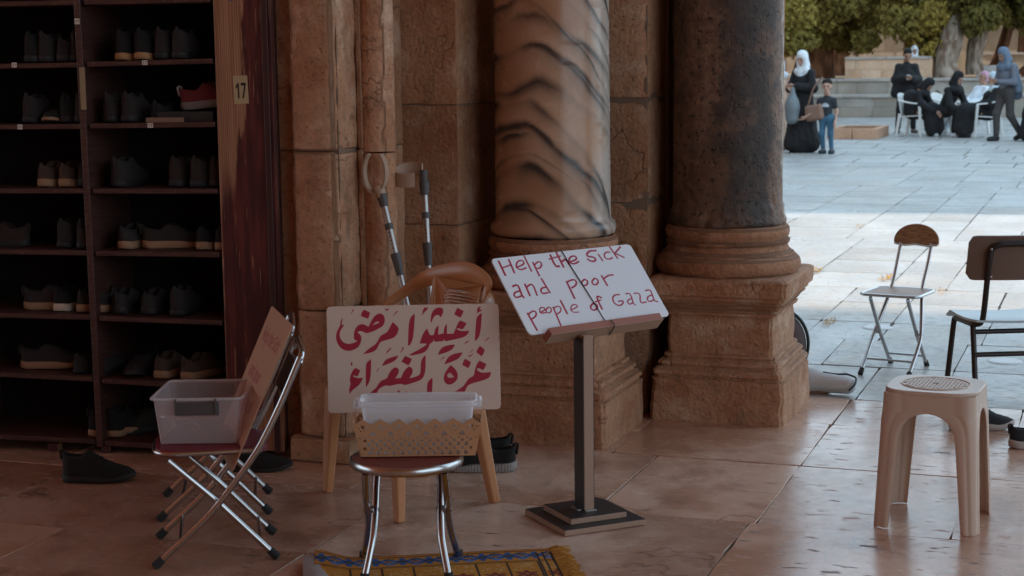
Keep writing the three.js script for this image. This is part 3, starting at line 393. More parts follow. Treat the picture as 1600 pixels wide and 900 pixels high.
for (const [s, px, kind, up, so, what, turn = 0, o = {}] of list) {
  const side = Math.abs(Math.abs(turn) - 1.3) < 0.5, flip = Math.abs(turn) > 2, x = shelfX(px), h = SH[s] + 0.001 + (x < -0.6 ? mix(SAG[s][0], SAG[s][0] * 0.2, (x + 1.212) / 0.6) : mix(0.1, 1, (x + 0.586) / 0.52) * SAG[s][1]);
  shoe(kind, up, so, what + ' on the ' + ord[s - 1] + ' shelf', cw(x, h, flip ? -0.29 : side ? -0.1 : -0.03 - 0.02 * rnd()), CABR + turn + R(-0.06, 0.06), 'shoes in the cabinet', { ...o, scale: s === 1 || s === 3 ? 1 : 0.98 });
}
shoe('sneaker', [0.13, 0.012, 0.015], [0.16, 0.13, 0.12], 'red sneaker tilted on the dark box in the second shelf', cw(shelfX(268), 1.37, -0.1), CABR - 1.35, 'shoes in the cabinet', { lace: [0.3, 0.26, 0.24], tab: [0.3, 0.26, 0.24], tilt: 0.1 });
{
  const t = thing('shoe_box', 'flat dark box under the red sneaker in the second shelf', 'box', cw(shelfX(275), 1.327, -0.12), CABR);
  part(t, 'body', box(-0.1, 0.13, 0, 0.042, -0.11, 0.08), solid([0.02, 0.018, 0.018])); 
  const s = thing('wooden_strip', 'pale wooden strip at the edge of the second shelf', 'wood strip', cw(shelfX(252), 1.327, -0.015), CABR); part(s, 'strip', box(-0.078, 0.076, 0, 0.02, -0.012, 0, 0.002), solid([0.22, 0.13, 0.09]));
}
// shoes standing on the floor
shoe('boot', BLK, [0.012, 0.011, 0.011], 'large black high shoe on the floor below the cabinet', [-3.69, 0, -5.17], -1.2, null, { scale: 0.98 });
shoe('loafer', BLK, [0.012, 0.011, 0.011], 'black shoe on the floor behind the folding chairs', [-3.2, 0, -5.5], -1.2, null, {});
const ribTex = valTex(256, 16, (u) => 0.55 + 0.45 * Math.sign(Math.sin(u * Math.PI * 2 * 16)));
const ribSole = std({ color: [0.33, 0.29, 0.27], roughness: 0.6, bumpMap: fin(ribTex, 6), bumpScale: 0.01 });
shoe('sneaker', BLK, GRY, 'black knit sneaker with ribbed grey sole, nearer of the pair by the wall', [-2.115, 0, -5.83], 1.85, null, { soleMat: ribSole, scale: 1.1 });
shoe('sneaker', BLK, GRY, 'black knit sneaker, farther of the pair by the wall', [-2.19, 0, -5.98], 1.88, null, { soleMat: ribSole, scale: 1.1 });
shoe('sneaker', [0.02, 0.02, 0.024], [0.42, 0.36, 0.33], 'dark slip-on shoe with pale sole behind the white stool', [-0.62, 0, -7.04], -1.2, null, {});
shoe('sneaker', [0.02, 0.02, 0.024], [0.42, 0.36, 0.33], 'dark shoe with pale sole at the right picture edge', [-0.36, 0, -6.76], -1.1, null, {});

// ------------------------------------------------------------------ furniture under the portico
const chrome = std({ color: [0.5, 0.49, 0.49], metalness: 1, roughness: 0.24 });
const dullChrome = std({ color: [0.45, 0.43, 0.41], metalness: 1, roughness: 0.38 });
const rubber = std({ color: [0.02, 0.02, 0.02], roughness: 0.8 });
// sheet with thickness from a grid of points f(i, j); thickness is laid along the normals
function sheet(f, ni, nj, th) {
  const P = [], I = []; for (let j = 0; j <= nj; j++) for (let i = 0; i <= ni; i++) P.push(...f(i / ni, j / nj));
  const w = ni + 1, n = w * (nj + 1), q = new THREE.BufferGeometry(); for (let j = 0; j < nj; j++) for (let i = 0; i < ni; i++) { const a = j * w + i; I.push(a, a + 1, a + w, a + 1, a + w + 1, a + w); }
  q.setAttribute('position', new THREE.Float32BufferAttribute(P, 3)); q.setIndex(I); q.computeVertexNormals(); const N = q.attributes.normal, P2 = P.slice(), I2 = I.slice();
  for (let i = 0; i < n; i++) P2.push(P[i * 3] - N.getX(i) * th, P[i * 3 + 1] - N.getY(i) * th, P[i * 3 + 2] - N.getZ(i) * th);
  for (let k = 0; k < I.length; k += 3) I2.push(I[k] + n, I[k + 2] + n, I[k + 1] + n);
  const E = []; for (let i = 0; i < ni; i++) E.push([i, i + 1]); for (let j = 0; j < nj; j++) E.push([j * w + ni, (j + 1) * w + ni]); for (let i = ni; i > 0; i--) E.push([nj * w + i, nj * w + i - 1]); for (let j = nj; j > 0; j--) E.push([j * w, (j - 1) * w]);
  for (const [a, b] of E) I2.push(a, a + n, b, b, a + n, b + n);
  let g = new THREE.BufferGeometry(); g.setAttribute('position', new THREE.Float32BufferAttribute(P2, 3)); g.setIndex(I2); g = g.toNonIndexed(); g = mergeCrease(g); return boxUV(g);
}
// white plastic stool
{
  const t = thing('plastic_stool', 'white square plastic stool with patterned seat standing by itself at right', 'stool', [-0.541, 0, -5.616], -0.07);
  const mat = std({ color: [0.58, 0.42, 0.325], roughness: 0.38 }), H = 0.452;
  const leg = sheet((a, b) => {
    const A0 = H - 0.17, A1 = H - 0.062, y = b < 0.35 ? A0 * b / 0.35 : b < 0.9 ? A0 + (A1 - A0) * (1 - Math.pow(1 - (b - 0.35) / 0.55, 2.4)) : mix(A1, H, (b - 0.9) / 0.1), d = mix(0.169, 0.15, y / H), r = 0.04, lw = mix(0.052, 0.072, y / H), open = y <= A0 ? d - lw : (d - lw) * Math.sqrt(Math.max(0, 1 - Math.pow(clamp((y - A0) / (A1 - A0)), 3))), s = Math.max(0.0005, d - r - open), arc = r * Math.PI / 2, tot = 2 * s + arc, q = a * tot;
    const flute = 0.0035 * sm(0, 0.012, Math.min(q, tot - q)) * (1 - sm(0.75, 0.9, y / H)) - 0.003 * Math.exp(-Math.pow((q - tot * 0.3) / 0.006, 2)) - 0.003 * Math.exp(-Math.pow((q - tot * 0.7) / 0.006, 2));
    let x, z, nx, nz; if (q < s) { x = open + q; z = d; nx = 0; nz = 1; } else if (q > s + arc) { x = d; z = d - r - (q - s - arc); nx = 1; nz = 0; } else { const w = (q - s) / r; nx = Math.sin(w); nz = Math.cos(w); x = d - r + r * nx; z = d - r + r * nz; }
    return [x + nx * flute, y, z + nz * flute];
  }, 28, 60, 0.004);
  for (let k = 0; k < 4; k++) { const m = part(t, 'leg', leg, mat); m.rotation.y = k * Math.PI / 2; m.position.y = 0.001; }
  const S = new THREE.Shape(), d = 0.148, r = 0.1; S.moveTo(-d + r, -d); S.lineTo(d - r, -d); S.quadraticCurveTo(d, -d, d, -d + r); S.lineTo(d, d - r); S.quadraticCurveTo(d, d, d - r, d); S.lineTo(-d + r, d); S.quadraticCurveTo(-d, d, -d, d - r); S.lineTo(-d, -d + r); S.quadraticCurveTo(-d, -d, -d + r, -d);
  part(t, 'seat', new THREE.ExtrudeGeometry(S, { depth: 0.004, bevelEnabled: true, bevelThickness: 0.006, bevelSize: 0.006, bevelSegments: 4, curveSegments: 10 }).rotateX(-Math.PI / 2).translate(0, H + 0.002, 0), mat);
  const pat = []; for (let i = -8; i <= 8; i++) for (let j = -8; j <= 8; j++) { const x = i * 0.0125, z = j * 0.0125; if (Math.hypot(x, z) > 0.102 || Math.hypot(x, z) < 0.012) continue; pat.push(new THREE.BoxGeometry((i + j) % 2 ? 0.0115 : 0.006, 0.003, (i + j) % 2 ? 0.006 : 0.0115).translate(x, H + 0.013, z)); }
  part(t, 'seat_pattern', pat, mat); part(t, 'seat_ring', new THREE.TorusGeometry(0.112, 0.003, 6, 60).rotateX(Math.PI / 2).translate(0, H + 0.0125, 0), mat); part(t, 'drain_hole', new THREE.CylinderGeometry(0.009, 0.009, 0.002, 16).translate(0, H + 0.0135, 0), rubber);
}
// brown plastic armchair
function band(pts, th, n = 44) { // curved flat strip; pts = [x, y, z, width, wx, wy, wz] with the direction of the width
  const c = new THREE.CatmullRomCurve3(pts.map(p => V(p[0], p[1], p[2]))), at = (k, s) => { const x = s * (pts.length - 1), i = Math.min(pts.length - 2, Math.floor(x)); return mix(pts[i][k], pts[i + 1][k], x - i); };
  return sheet((a, b) => { const p = c.getPoint(a), w = V(at(4, a), at(5, a), at(6, a)).normalize(), k = (b - 0.5) * at(3, a), tg = c.getTangent(a), n2 = tg.cross(w).normalize(), bow = 0.012 * (1 - Math.pow(2 * b - 1, 2)); return [p.x + w.x * k + n2.x * bow, p.y + w.y * k + n2.y * bow, p.z + w.z * k + n2.z * bow]; }, n, 6, th);
}
{
  const t = thing('plastic_armchair', 'brown moulded plastic armchair with perforated back behind the Arabic sign', 'chair', [-2.35, 0, -5.33], -0.62);
  const mat = std({ color: [0.5, 0.21, 0.085], roughness: 0.36 });
  part(t, 'seat', sheet((a, b) => { const x = (a - 0.5) * 0.44, z = mix(0.2, -0.18, b); return [x, 0.385 - 0.02 * Math.sin(b * 2.4) - 0.012 * Math.cos(x * 7), z]; }, 14, 12, 0.006), mat);
  part(t, 'backrest', band([[-0.28, 0.585, 0.07, 0.055, 1, 0.2, 0], [-0.285, 0.605, 0.0, 0.055, 1, 0.3, 0], [-0.295, 0.665, -0.12, 0.08, 0.75, 0.8, 0], [-0.235, 0.745, -0.22, 0.072, 0.25, 1, 0], [-0.1, 0.785, -0.265, 0.072, 0, 1, 0], [0, 0.795, -0.275, 0.072, 0, 1, 0], [0.1, 0.785, -0.265, 0.072, 0, 1, 0], [0.235, 0.745, -0.22, 0.072, -0.25, 1, 0], [0.295, 0.665, -0.12, 0.08, -0.75, 0.8, 0], [0.285, 0.605, 0.0, 0.055, -1, 0.3, 0], [0.28, 0.585, 0.07, 0.055, -1, 0.2, 0]], 0.008, 70), mat, 'curved top rail running down into both arms');
  const S = new THREE.Shape(); S.moveTo(-0.12, 0.41); S.lineTo(0.12, 0.41); S.lineTo(0.15, 0.765); S.lineTo(-0.15, 0.765); S.lineTo(-0.12, 0.41);
  for (let i = 0; i < 21; i++) for (let j = 0; j < 24; j++) { const x = (i - 10) * 0.0118 + (j % 2 ? 0.0059 : 0), y = 0.45 + j * 0.0118; if (Math.abs(x) > 0.112) continue; const h = new THREE.Path(), r = 0.0038; h.moveTo(x - r, y); h.lineTo(x, y + r); h.lineTo(x + r, y); h.lineTo(x, y - r); h.lineTo(x - r, y); S.holes.push(h); }
  const pg = new THREE.ExtrudeGeometry(S, { depth: 0.004, bevelEnabled: false }), pp = pg.attributes.position; for (let i = 0; i < pp.count; i++) { const y = pp.getY(i); pp.setZ(i, pp.getZ(i) - 0.185 - 0.09 * sm(0.4, 0.78, y) + 2.6 * (pp.getX(i) ** 2) * 0.6); } pg.computeVertexNormals();
  part(t, 'back_panel', pg, mat, 'back panel pierced with rows of small holes');
  for (const s of [-1, 1]) {
    part(t, 'back_strut', beam([s * 0.155, 0.39, -0.17], [s * 0.17, 0.765, -0.245], 0.022, 0.014, [0, 0, 1]), mat);
    part(t, 'leg', [beam([s * 0.255, 0, 0.185], [s * 0.222, 0.39, 0.165], 0.036, 0.03, [0, 0, 1], 0.06, 0.05), beam([s * 0.222, 0.385, 0.13], [s * 0.277, 0.585, 0.05], 0.055, 0.02, [0, 0, 1], 0.05, 0.02)], mat);
    part(t, 'leg', beam([s * 0.235, 0, -0.22], [s * 0.2, 0.39, -0.16], 0.036, 0.03, [0, 0, 1], 0.06, 0.05), mat);
  }
}
// hand-painted boards: the lettering is drawn from points seen on the photograph, laid flat by a homography
function homography(q, w, h) { // from picture points q (tl, tr, br, bl) to the board's own w x h pixels
  const A = [], B = [], d = [[0, 0], [w, 0], [w, h], [0, h]]; q.forEach(([x, y], i) => { const [X, Y] = d[i]; A.push([x, y, 1, 0, 0, 0, -X * x, -X * y], [0, 0, 0, x, y, 1, -Y * x, -Y * y]); B.push(X, Y); });
  for (let c = 0; c < 8; c++) { let p = c; for (let r = c; r < 8; r++) if (Math.abs(A[r][c]) > Math.abs(A[p][c])) p = r; [A[c], A[p]] = [A[p], A[c]]; [B[c], B[p]] = [B[p], B[c]]; for (let r = 0; r < 8; r++) if (r !== c) { const f = A[r][c] / A[c][c]; for (let k = c; k < 8; k++) A[r][k] -= f * A[c][k]; B[r] -= f * B[c]; } }
  const s = B.map((b, i) => b / A[i][i]); return (x, y) => { const k = s[6] * x + s[7] * y + 1; return [(s[0] * x + s[1] * y + s[2]) / k, (s[3] * x + s[4] * y + s[5]) / k]; };
}
function smudge(c, W, H, seed, col) { const r = rngOf(seed); c.fillStyle = col; for (let i = 0; i < 260; i++) { c.globalAlpha = 0.02 + 0.05 * r(); c.beginPath(); c.ellipse(r() * W, r() * H, 2 + r() * 40 * r(), 1 + r() * 10 * r(), r() * 3, 0, 7); c.fill(); } c.globalAlpha = 1; }
const poly = (c, pts, f) => { c.beginPath(); const P = pts.map(p => f(...p)); const n = P.length, mid = (a, b) => [(a[0] + b[0]) / 2, (a[1] + b[1]) / 2]; let s = mid(P[n - 1], P[0]); c.moveTo(...s); for (let i = 0; i < n; i++) { const a = P[i], b = P[(i + 1) % n], pr = P[(i + n - 1) % n]; const sharp = ((a[0] - pr[0]) * (b[0] - a[0]) + (a[1] - pr[1]) * (b[1] - a[1])) < 0.45 * Math.hypot(a[0] - pr[0], a[1] - pr[1]) * Math.hypot(b[0] - a[0], b[1] - a[1]); const m = mid(a, b); if (sharp) { c.lineTo(...a); c.lineTo(...m); } else c.quadraticCurveTo(a[0], a[1], m[0], m[1]); } c.closePath(); c.fill(); };
function board(w, h, th, r, tex, tex2) { // board with rounded corners; front face at z = th/2 with uv 0..1
  const S = new THREE.Shape(), a = w / 2, b = h / 2; S.moveTo(-a + r, -b); S.lineTo(a - r, -b); S.quadraticCurveTo(a, -b, a, -b + r); S.lineTo(a, b - r); S.quadraticCurveTo(a, b, a - r, b); S.lineTo(-a + r, b); S.quadraticCurveTo(-a, b, -a, b - r); S.lineTo(-a, -b + r); S.quadraticCurveTo(-a, -b, -a + r, -b);
  const g = new THREE.ExtrudeGeometry(S, { depth: th - 0.002, bevelEnabled: true, bevelThickness: 0.001, bevelSize: 0.001, bevelOffset: -0.001, bevelSegments: 2, curveSegments: 8 }).translate(0, 0, -th / 2 + 0.001), p = g.attributes.position, uv = g.attributes.uv; for (let i = 0; i < p.count; i++) uv.setXY(i, p.getX(i) / w + 0.5, p.getY(i) / h + 0.5); return g;
}
const AR = {
  1: [[[390, 172], [404, 180], [380, 215], [358, 255], [372, 210]], [[540, 178], [622, 218], [598, 302], [500, 268], [505, 215]], [[258, 298], [236, 345], [240, 395], [272, 378], [262, 405], [222, 455], [205, 520], [222, 590], [270, 640], [340, 655], [420, 630], [455, 606], [415, 598], [400, 565], [405, 490], [430, 420], [475, 382], [530, 375], [580, 400], [600, 412], [640, 330], [680, 265], [730, 230], [780, 232], [815, 265], [825, 330], [805, 395], [750, 430], [680, 468], [620, 492], [565, 502], [520, 475], [480, 470], [450, 490], [490, 520], [507, 560], [500, 620], [475, 680], [420, 725], [340, 752], [260, 735], [195, 680], [162, 600], [158, 530], [180, 460], [218, 400], [218, 350], [236, 310]], 'hole', [[655, 390], [690, 350], [730, 335], [750, 352], [720, 370]], [[818, 155], [832, 170], [848, 172], [868, 155], [876, 164], [860, 190], [832, 192]], [[990, 188], [998, 200], [935, 265], [950, 235]], [[930, 345], [1000, 410], [1015, 450], [975, 545], [900, 580], [800, 605], [755, 625], [720, 720], [660, 765], [525, 792], [600, 720], [710, 648], [745, 570], [770, 530], [855, 490], [885, 430]], [[1222, 232], [1230, 250], [1212, 580], [1160, 672], [1140, 665], [1148, 300]], [[905, 700], [912, 715], [840, 790], [850, 755]], [[1075, 685], [1085, 700], [1060, 755], [1030, 775], [1055, 740], [1060, 710]]],
  2: [[[165, 180], [190, 140], [215, 150], [240, 140], [232, 165], [200, 195], [150, 260], [165, 215]], [[275, 345], [275, 260], [300, 190], [345, 150], [400, 140], [440, 160], [445, 200], [415, 275], [370, 240], [330, 255], [305, 290], [288, 345]], [[632, 145], [720, 190], [695, 250], [678, 280], [590, 235], [610, 190]], [[680, 318], [765, 360], [730, 415], [715, 440], [680, 435], [640, 425], [630, 440], [700, 470], [805, 458], [780, 510], [740, 545], [660, 570], [480, 608], [462, 575], [455, 605], [330, 615], [325, 575], [310, 620], [268, 640], [250, 705], [210, 755], [140, 785], [0, 810], [-10, 798], [120, 725], [215, 665], [230, 640], [130, 640], [150, 570], [185, 480], [230, 432], [262, 520], [300, 528], [325, 515], [335, 440], [372, 392], [385, 400], [380, 515], [455, 498], [460, 420], [495, 362], [500, 505], [590, 500], [625, 410], [650, 345]], [[962, 215], [968, 240], [955, 520], [900, 595], [882, 590], [892, 300], [910, 255]], [[895, 225], [905, 200], [895, 170], [920, 130], [945, 130], [950, 150], [925, 165], [970, 175], [950, 192], [915, 205]], [[795, 595], [800, 608], [735, 650], [750, 625]], [[1075, 548], [1080, 560], [1010, 608], [1030, 580]], [[610, 650], [600, 690], [550, 745], [385, 798], [400, 740], [440, 690], [520, 660]], [[470, 815], [475, 830], [410, 888], [430, 860]], [[865, 715], [860, 735], [800, 780], [830, 745]], [[790, 805], [815, 825], [850, 805], [860, 785], [855, 765], [845, 795], [815, 805]], [[955, 668], [1022, 720], [1012, 770], [980, 815], [908, 755], [925, 715]]],
  3: [[[375, 170], [385, 215], [372, 238], [355, 215], [365, 195]], [[425, 265], [490, 300], [455, 385], [400, 370], [390, 385], [460, 415], [525, 400], [515, 440], [480, 500], [420, 550], [370, 590], [345, 635], [335, 600], [345, 520], [360, 490], [345, 450], [352, 380], [385, 300]], [[635, 140], [640, 180], [632, 430], [575, 535], [565, 515], [565, 210], [590, 180]], [[740, 262], [746, 275], [708, 325], [722, 290]], [[1010, 88], [1000, 120], [950, 175], [785, 238], [825, 160], [880, 125]], [[1105, 92], [1195, 135], [1180, 185], [1150, 225], [1055, 175], [1075, 135]], [[585, 660], [680, 570], [710, 550], [740, 490], [780, 440], [860, 415], [880, 350], [920, 285], [970, 250], [1010, 265], [1025, 310], [1000, 370], [970, 410], [1050, 405], [1075, 340], [1110, 280], [1160, 242], [1205, 265], [1215, 310], [1190, 370], [1165, 408], [1260, 385], [1322, 350], [1318, 180], [1350, 110], [1385, 82], [1388, 300], [1362, 390], [1325, 430], [1250, 460], [1100, 512], [1055, 480], [880, 522], [850, 505], [770, 540], [740, 570], [700, 658]], [[995, 602], [1020, 575], [1038, 590], [1040, 620], [1062, 628], [1110, 612], [1130, 592], [1138, 602], [1112, 632], [1060, 645], [1022, 630], [1015, 598]]],
  4: [[[310, 398], [318, 430], [312, 640], [300, 700], [240, 740], [245, 690], [240, 490], [265, 440]], [[720, 40], [700, 85], [650, 145], [475, 210], [500, 140], [545, 90], [620, 55]], [[560, 218], [620, 265], [660, 330], [665, 400], [630, 460], [560, 500], [500, 485], [468, 430], [475, 350], [515, 280]], 'hole', [[515, 350], [550, 325], [585, 350], [612, 390], [570, 400], [525, 395]], [[755, 128], [838, 175], [825, 225], [805, 262], [720, 215], [735, 165]], [[955, 155], [1050, 200], [1035, 250], [1010, 290], [960, 262], [930, 262], [925, 285], [985, 330], [1120, 315], [1110, 370], [1085, 405], [990, 440], [810, 490], [780, 560], [760, 610], [600, 612], [740, 525], [780, 460], [820, 400], [885, 375], [895, 290], [920, 200]]],
};
const paperMat = (tex, r = 0.55) => std({ map: tex, roughness: r });
{
  const W = 1024, H = 640, f = homography([[513.5, 480.5], [772, 474], [782, 638.5], [515, 646.5]], W, H), off = { 1: [510, 465], 2: [640, 465], 3: [510, 545], 4: [640, 545] };
  const tex = canvasTex(W, H, c => {
    c.fillStyle = '#d3b9aa'; c.fillRect(0, 0, W, H); smudge(c, W, H, 5, '#a08a78');
    c.globalAlpha = 0.94; for (const k of [1, 2, 3, 4]) { let hole = false; for (const p of AR[k]) { if (p === 'hole') { hole = true; continue; } c.fillStyle = hole ? '#d3b9aa' : '#a0002a'; hole = false; poly(c, p, (x, y) => f(off[k][0] + x / 9, off[k][1] + y / 9)); } }
    c.globalAlpha = 1; const r5 = rngOf(55); c.strokeStyle = '#d3b9aa'; for (let i = 0; i < 420; i++) { const x = r5() * W, y = r5() * H, l = 4 + r5() * 26, a = r5() * 0.9 - 0.2; c.globalAlpha = 0.03 + 0.07 * r5(); c.lineWidth = 1 + r5() * 3; c.beginPath(); c.moveTo(x, y); c.lineTo(x + Math.cos(a) * l, y + Math.sin(a) * l); c.stroke(); } c.globalAlpha = 1; c.fillStyle = '#6b5547'; for (let i = 0; i < 60; i++) { const s = Math.floor(r5() * 4), q = r5(); c.globalAlpha = 0.25; c.beginPath(); c.arc(s < 2 ? q * W : s === 2 ? 2 : W - 2, s < 2 ? (s ? 2 : H - 2) : q * H, 1 + r5() * 5, 0, 7); c.fill(); } c.globalAlpha = 1;
  });
  const t = thing('arabic_sign', 'white board with red Arabic lettering leaning on the brown plastic chair', 'sign', [-2.191, 0.567, -5.05]); t.rotation.set(-0.204, 0.43, -0.004, 'YXZ');
  part(t, 'board', board(0.577, 0.356, 0.008, 0.018, tex), [paperMat(tex), paperMat(tex)][0]);
}
{ // lectern and its sign
  const wood = std({ color: [0.36, 0.22, 0.15], roughness: 0.5 }), black = std({ color: [0.022, 0.018, 0.018], roughness: 0.45 }), red = std({ color: [0.32, 0.09, 0.045], roughness: 0.4 });
  const t = thing('lectern', 'low wooden display stand with dark post and square two-step base', 'lectern', [-1.658, 0, -5.25], Math.PI / 4);
  part(t, 'base_plate', [box(-0.152, 0.152, 0.001, 0.02, -0.152, 0.152, 0.002)], wood); part(t, 'base_top', box(-0.15, 0.15, 0.0203, 0.022, -0.15, 0.15, 0), black);
  part(t, 'upper_plate', box(-0.105, 0.105, 0.0223, 0.041, -0.105, 0.105, 0.002), wood); part(t, 'upper_top', box(-0.103, 0.103, 0.0413, 0.043, -0.103, 0.103, 0), black);
  part(t, 'post', box(-0.018, 0.018, 0.0433, 0.64, -0.035, 0.035, 0.002), wood); for (const s of [-1, 1]) part(t, 'post_panel', box(s < 0 ? -0.0202 : 0.0182, s < 0 ? -0.0182 : 0.0202, 0.0434, 0.63, -0.034, 0.034, 0), black);
  for (const [x, z, w, d] of [[0, 0.044, 0.04, 0.016], [-0.03, 0, 0.018, 0.05]]) part(t, 'bracket', box(x - w / 2, x + w / 2, 0.0432, 0.046, z - d / 2, z + d / 2, 0.001), dullChrome);
  const YAW = 0.93 - Math.PI / 4, top = new THREE.Group(); top.name = 'reading_top'; top.position.set(0, 0, 0); top.rotation.set(0, 0, 0); t.add(top);
  const P = V(-1.714 + 1.658, 0.774, -5.411 + 5.25).applyAxisAngle(V(0, 1, 0), -Math.PI / 4); top.position.copy(P); top.rotation.set(-0.76, YAW, 0.018, 'YXZ');
  part(top, 'back_board', box(-0.2, 0.2, -0.16, 0.13, -0.022, -0.006, 0.002), wood); part(top, 'ledge', box(-0.236, 0.236, -0.187, -0.16, -0.022, 0.028, 0.002), red); part(top, 'ledge_edge', box(-0.238, 0.238, -0.1895, -0.1872, -0.024, 0.03, 0.0008), wood);
  const W = 1024, H = 560, f = homography([[42, 193], [1182, 58], [1512, 664], [345, 815]], W, H);
  const ST = [[17, [105, 215], [155, 325]], [15, [185, 200], [228, 305]], [11, [130, 268], [205, 240]], [12, [245, 262], [310, 240], [300, 205], [262, 205], [240, 240], [255, 275], [290, 282], [322, 265]], [13, [308, 170], [365, 292]], [14, [378, 222], [428, 330]], [12, [388, 245], [410, 215], [440, 215], [450, 245], [430, 270], [405, 268]], [17, [520, 160], [555, 255], [590, 250]], [11, [510, 192], [600, 165]], [17, [568, 138], [625, 255]], [15, [610, 215], [635, 190], [655, 205], [678, 242]], [14, [672, 215], [735, 200], [730, 165], [690, 165], [668, 195], [680, 225], [715, 232], [750, 210]], [15, [880, 120], [850, 115], [815, 145], [825, 168], [870, 170], [893, 185], [885, 208], [850, 208], [825, 190]], [13, [915, 150], [948, 200]], [14, [892, 114], [895, 118]], [12, [1010, 130], [980, 125], [960, 155], [975, 185], [1010, 190], [1032, 175]], [14, [1010, 85], [1075, 180]], [13, [1100, 85], [1050, 142]], [13, [1052, 138], [1130, 172]],
    [15, [215, 418], [245, 400], [265, 425], [285, 490], [302, 508]], [13, [275, 455], [235, 460], [220, 490], [240, 512], [285, 495]], [15, [312, 400], [350, 492]], [13, [325, 425], [355, 395], [380, 410], [408, 490]], [13, [480, 425], [450, 425], [435, 455], [455, 480], [495, 468]], [14, [445, 355], [512, 468]], [16, [650, 380], [712, 515]], [13, [660, 378], [700, 355], [732, 375], [725, 410], [690, 430]], [13, [797, 358], [772, 375], [775, 402], [800, 414], [824, 395], [820, 368], [797, 358]], [13, [882, 350], [856, 370], [862, 398], [890, 406], [912, 385], [905, 358], [882, 350]], [15, [940, 330], [985, 408]], [12, [955, 358], [985, 325], [1035, 320]],
    [15, [332, 640], [405, 775]], [12, [338, 645], [370, 615], [400, 625], [400, 660], [368, 682]], [10, [430, 630], [475, 615], [465, 590], [435, 590], [425, 615], [440, 640], [478, 632]], [10, [500, 588], [478, 605], [482, 630], [508, 638], [524, 616], [518, 592], [500, 588]], [13, [538, 590], [598, 740]], [10, [542, 598], [570, 575], [600, 590], [600, 625], [565, 648]], [15, [598, 535], [650, 640]], [9, [680, 612], [742, 590], [725, 565], [690, 570], [678, 605], [695, 632], [746, 630]], [14, [870, 556], [842, 575], [845, 605], [875, 618], [902, 598], [898, 568], [870, 556]], [15, [932, 510], [905, 495], [895, 515], [938, 605]], [11, [882, 546], [928, 530]], [12, [1085, 485], [1045, 485], [1025, 515], [1040, 560], [1085, 582], [1115, 560], [1118, 535], [1078, 542]], [11, [1140, 480], [1165, 470], [1185, 495], [1200, 560], [1218, 572]], [10, [1190, 520], [1160, 525], [1150, 550], [1170, 570], [1200, 552]], [11, [1208, 476], [1265, 462], [1255, 560], [1312, 548]], [12, [1308, 452], [1345, 440], [1360, 475], [1380, 540], [1408, 545]], [11, [1365, 490], [1330, 495], [1318, 525], [1335, 548], [1375, 532]]];
  const tex = canvasTex(W, H, c => {
    c.fillStyle = '#e3e2e6'; c.fillRect(0, 0, W, H); smudge(c, W, H, 9, '#b9b6ba'); c.strokeStyle = '#a5062e'; c.lineCap = c.lineJoin = 'round';
    for (const [w, ...p] of ST) { const q = p.map(a => f(...a)); c.lineWidth = w * 0.88; c.beginPath(); c.moveTo(...q[0]); if (q.length === 2) c.lineTo(...q[1]); else { for (let i = 1; i < q.length - 1; i++) { const m = [(q[i][0] + q[i + 1][0]) / 2, (q[i][1] + q[i + 1][1]) / 2]; c.quadraticCurveTo(q[i][0], q[i][1], m[0], m[1]); } c.lineTo(...q[q.length - 1]); } c.stroke(); }
  });
  const s = thing('english_sign', 'white board with red handwritten English words tied on the lectern', 'sign', [-1.714, 0.774, -5.411]); s.rotation.set(-0.76, 0.93, 0.018, 'YXZ');
  part(s, 'board', board(0.597, 0.322, 0.006, 0.018, tex).translate(0, 0, -0.0028), paperMat(tex, 0.5));
  const st = (x, y) => { const [a, b] = f(x, y); return [(a / W - 0.5) * 0.597, (0.5 - b / H) * 0.322, 0.0022]; };
  part(s, 'string', tube([[st(610, 122)[0], 0.162, -0.012], st(612, 130), st(700, 280), st(840, 505), st(965, 712), [st(966, 718)[0], -0.166, 0.031], [st(966, 718)[0], -0.192, 0.0325], [st(966, 718)[0] + 0.004, -0.193, -0.02]], 0.0018, 60, 6), solid([0.02, 0.02, 0.022], 0.8), 'dark string tied over the board');
}
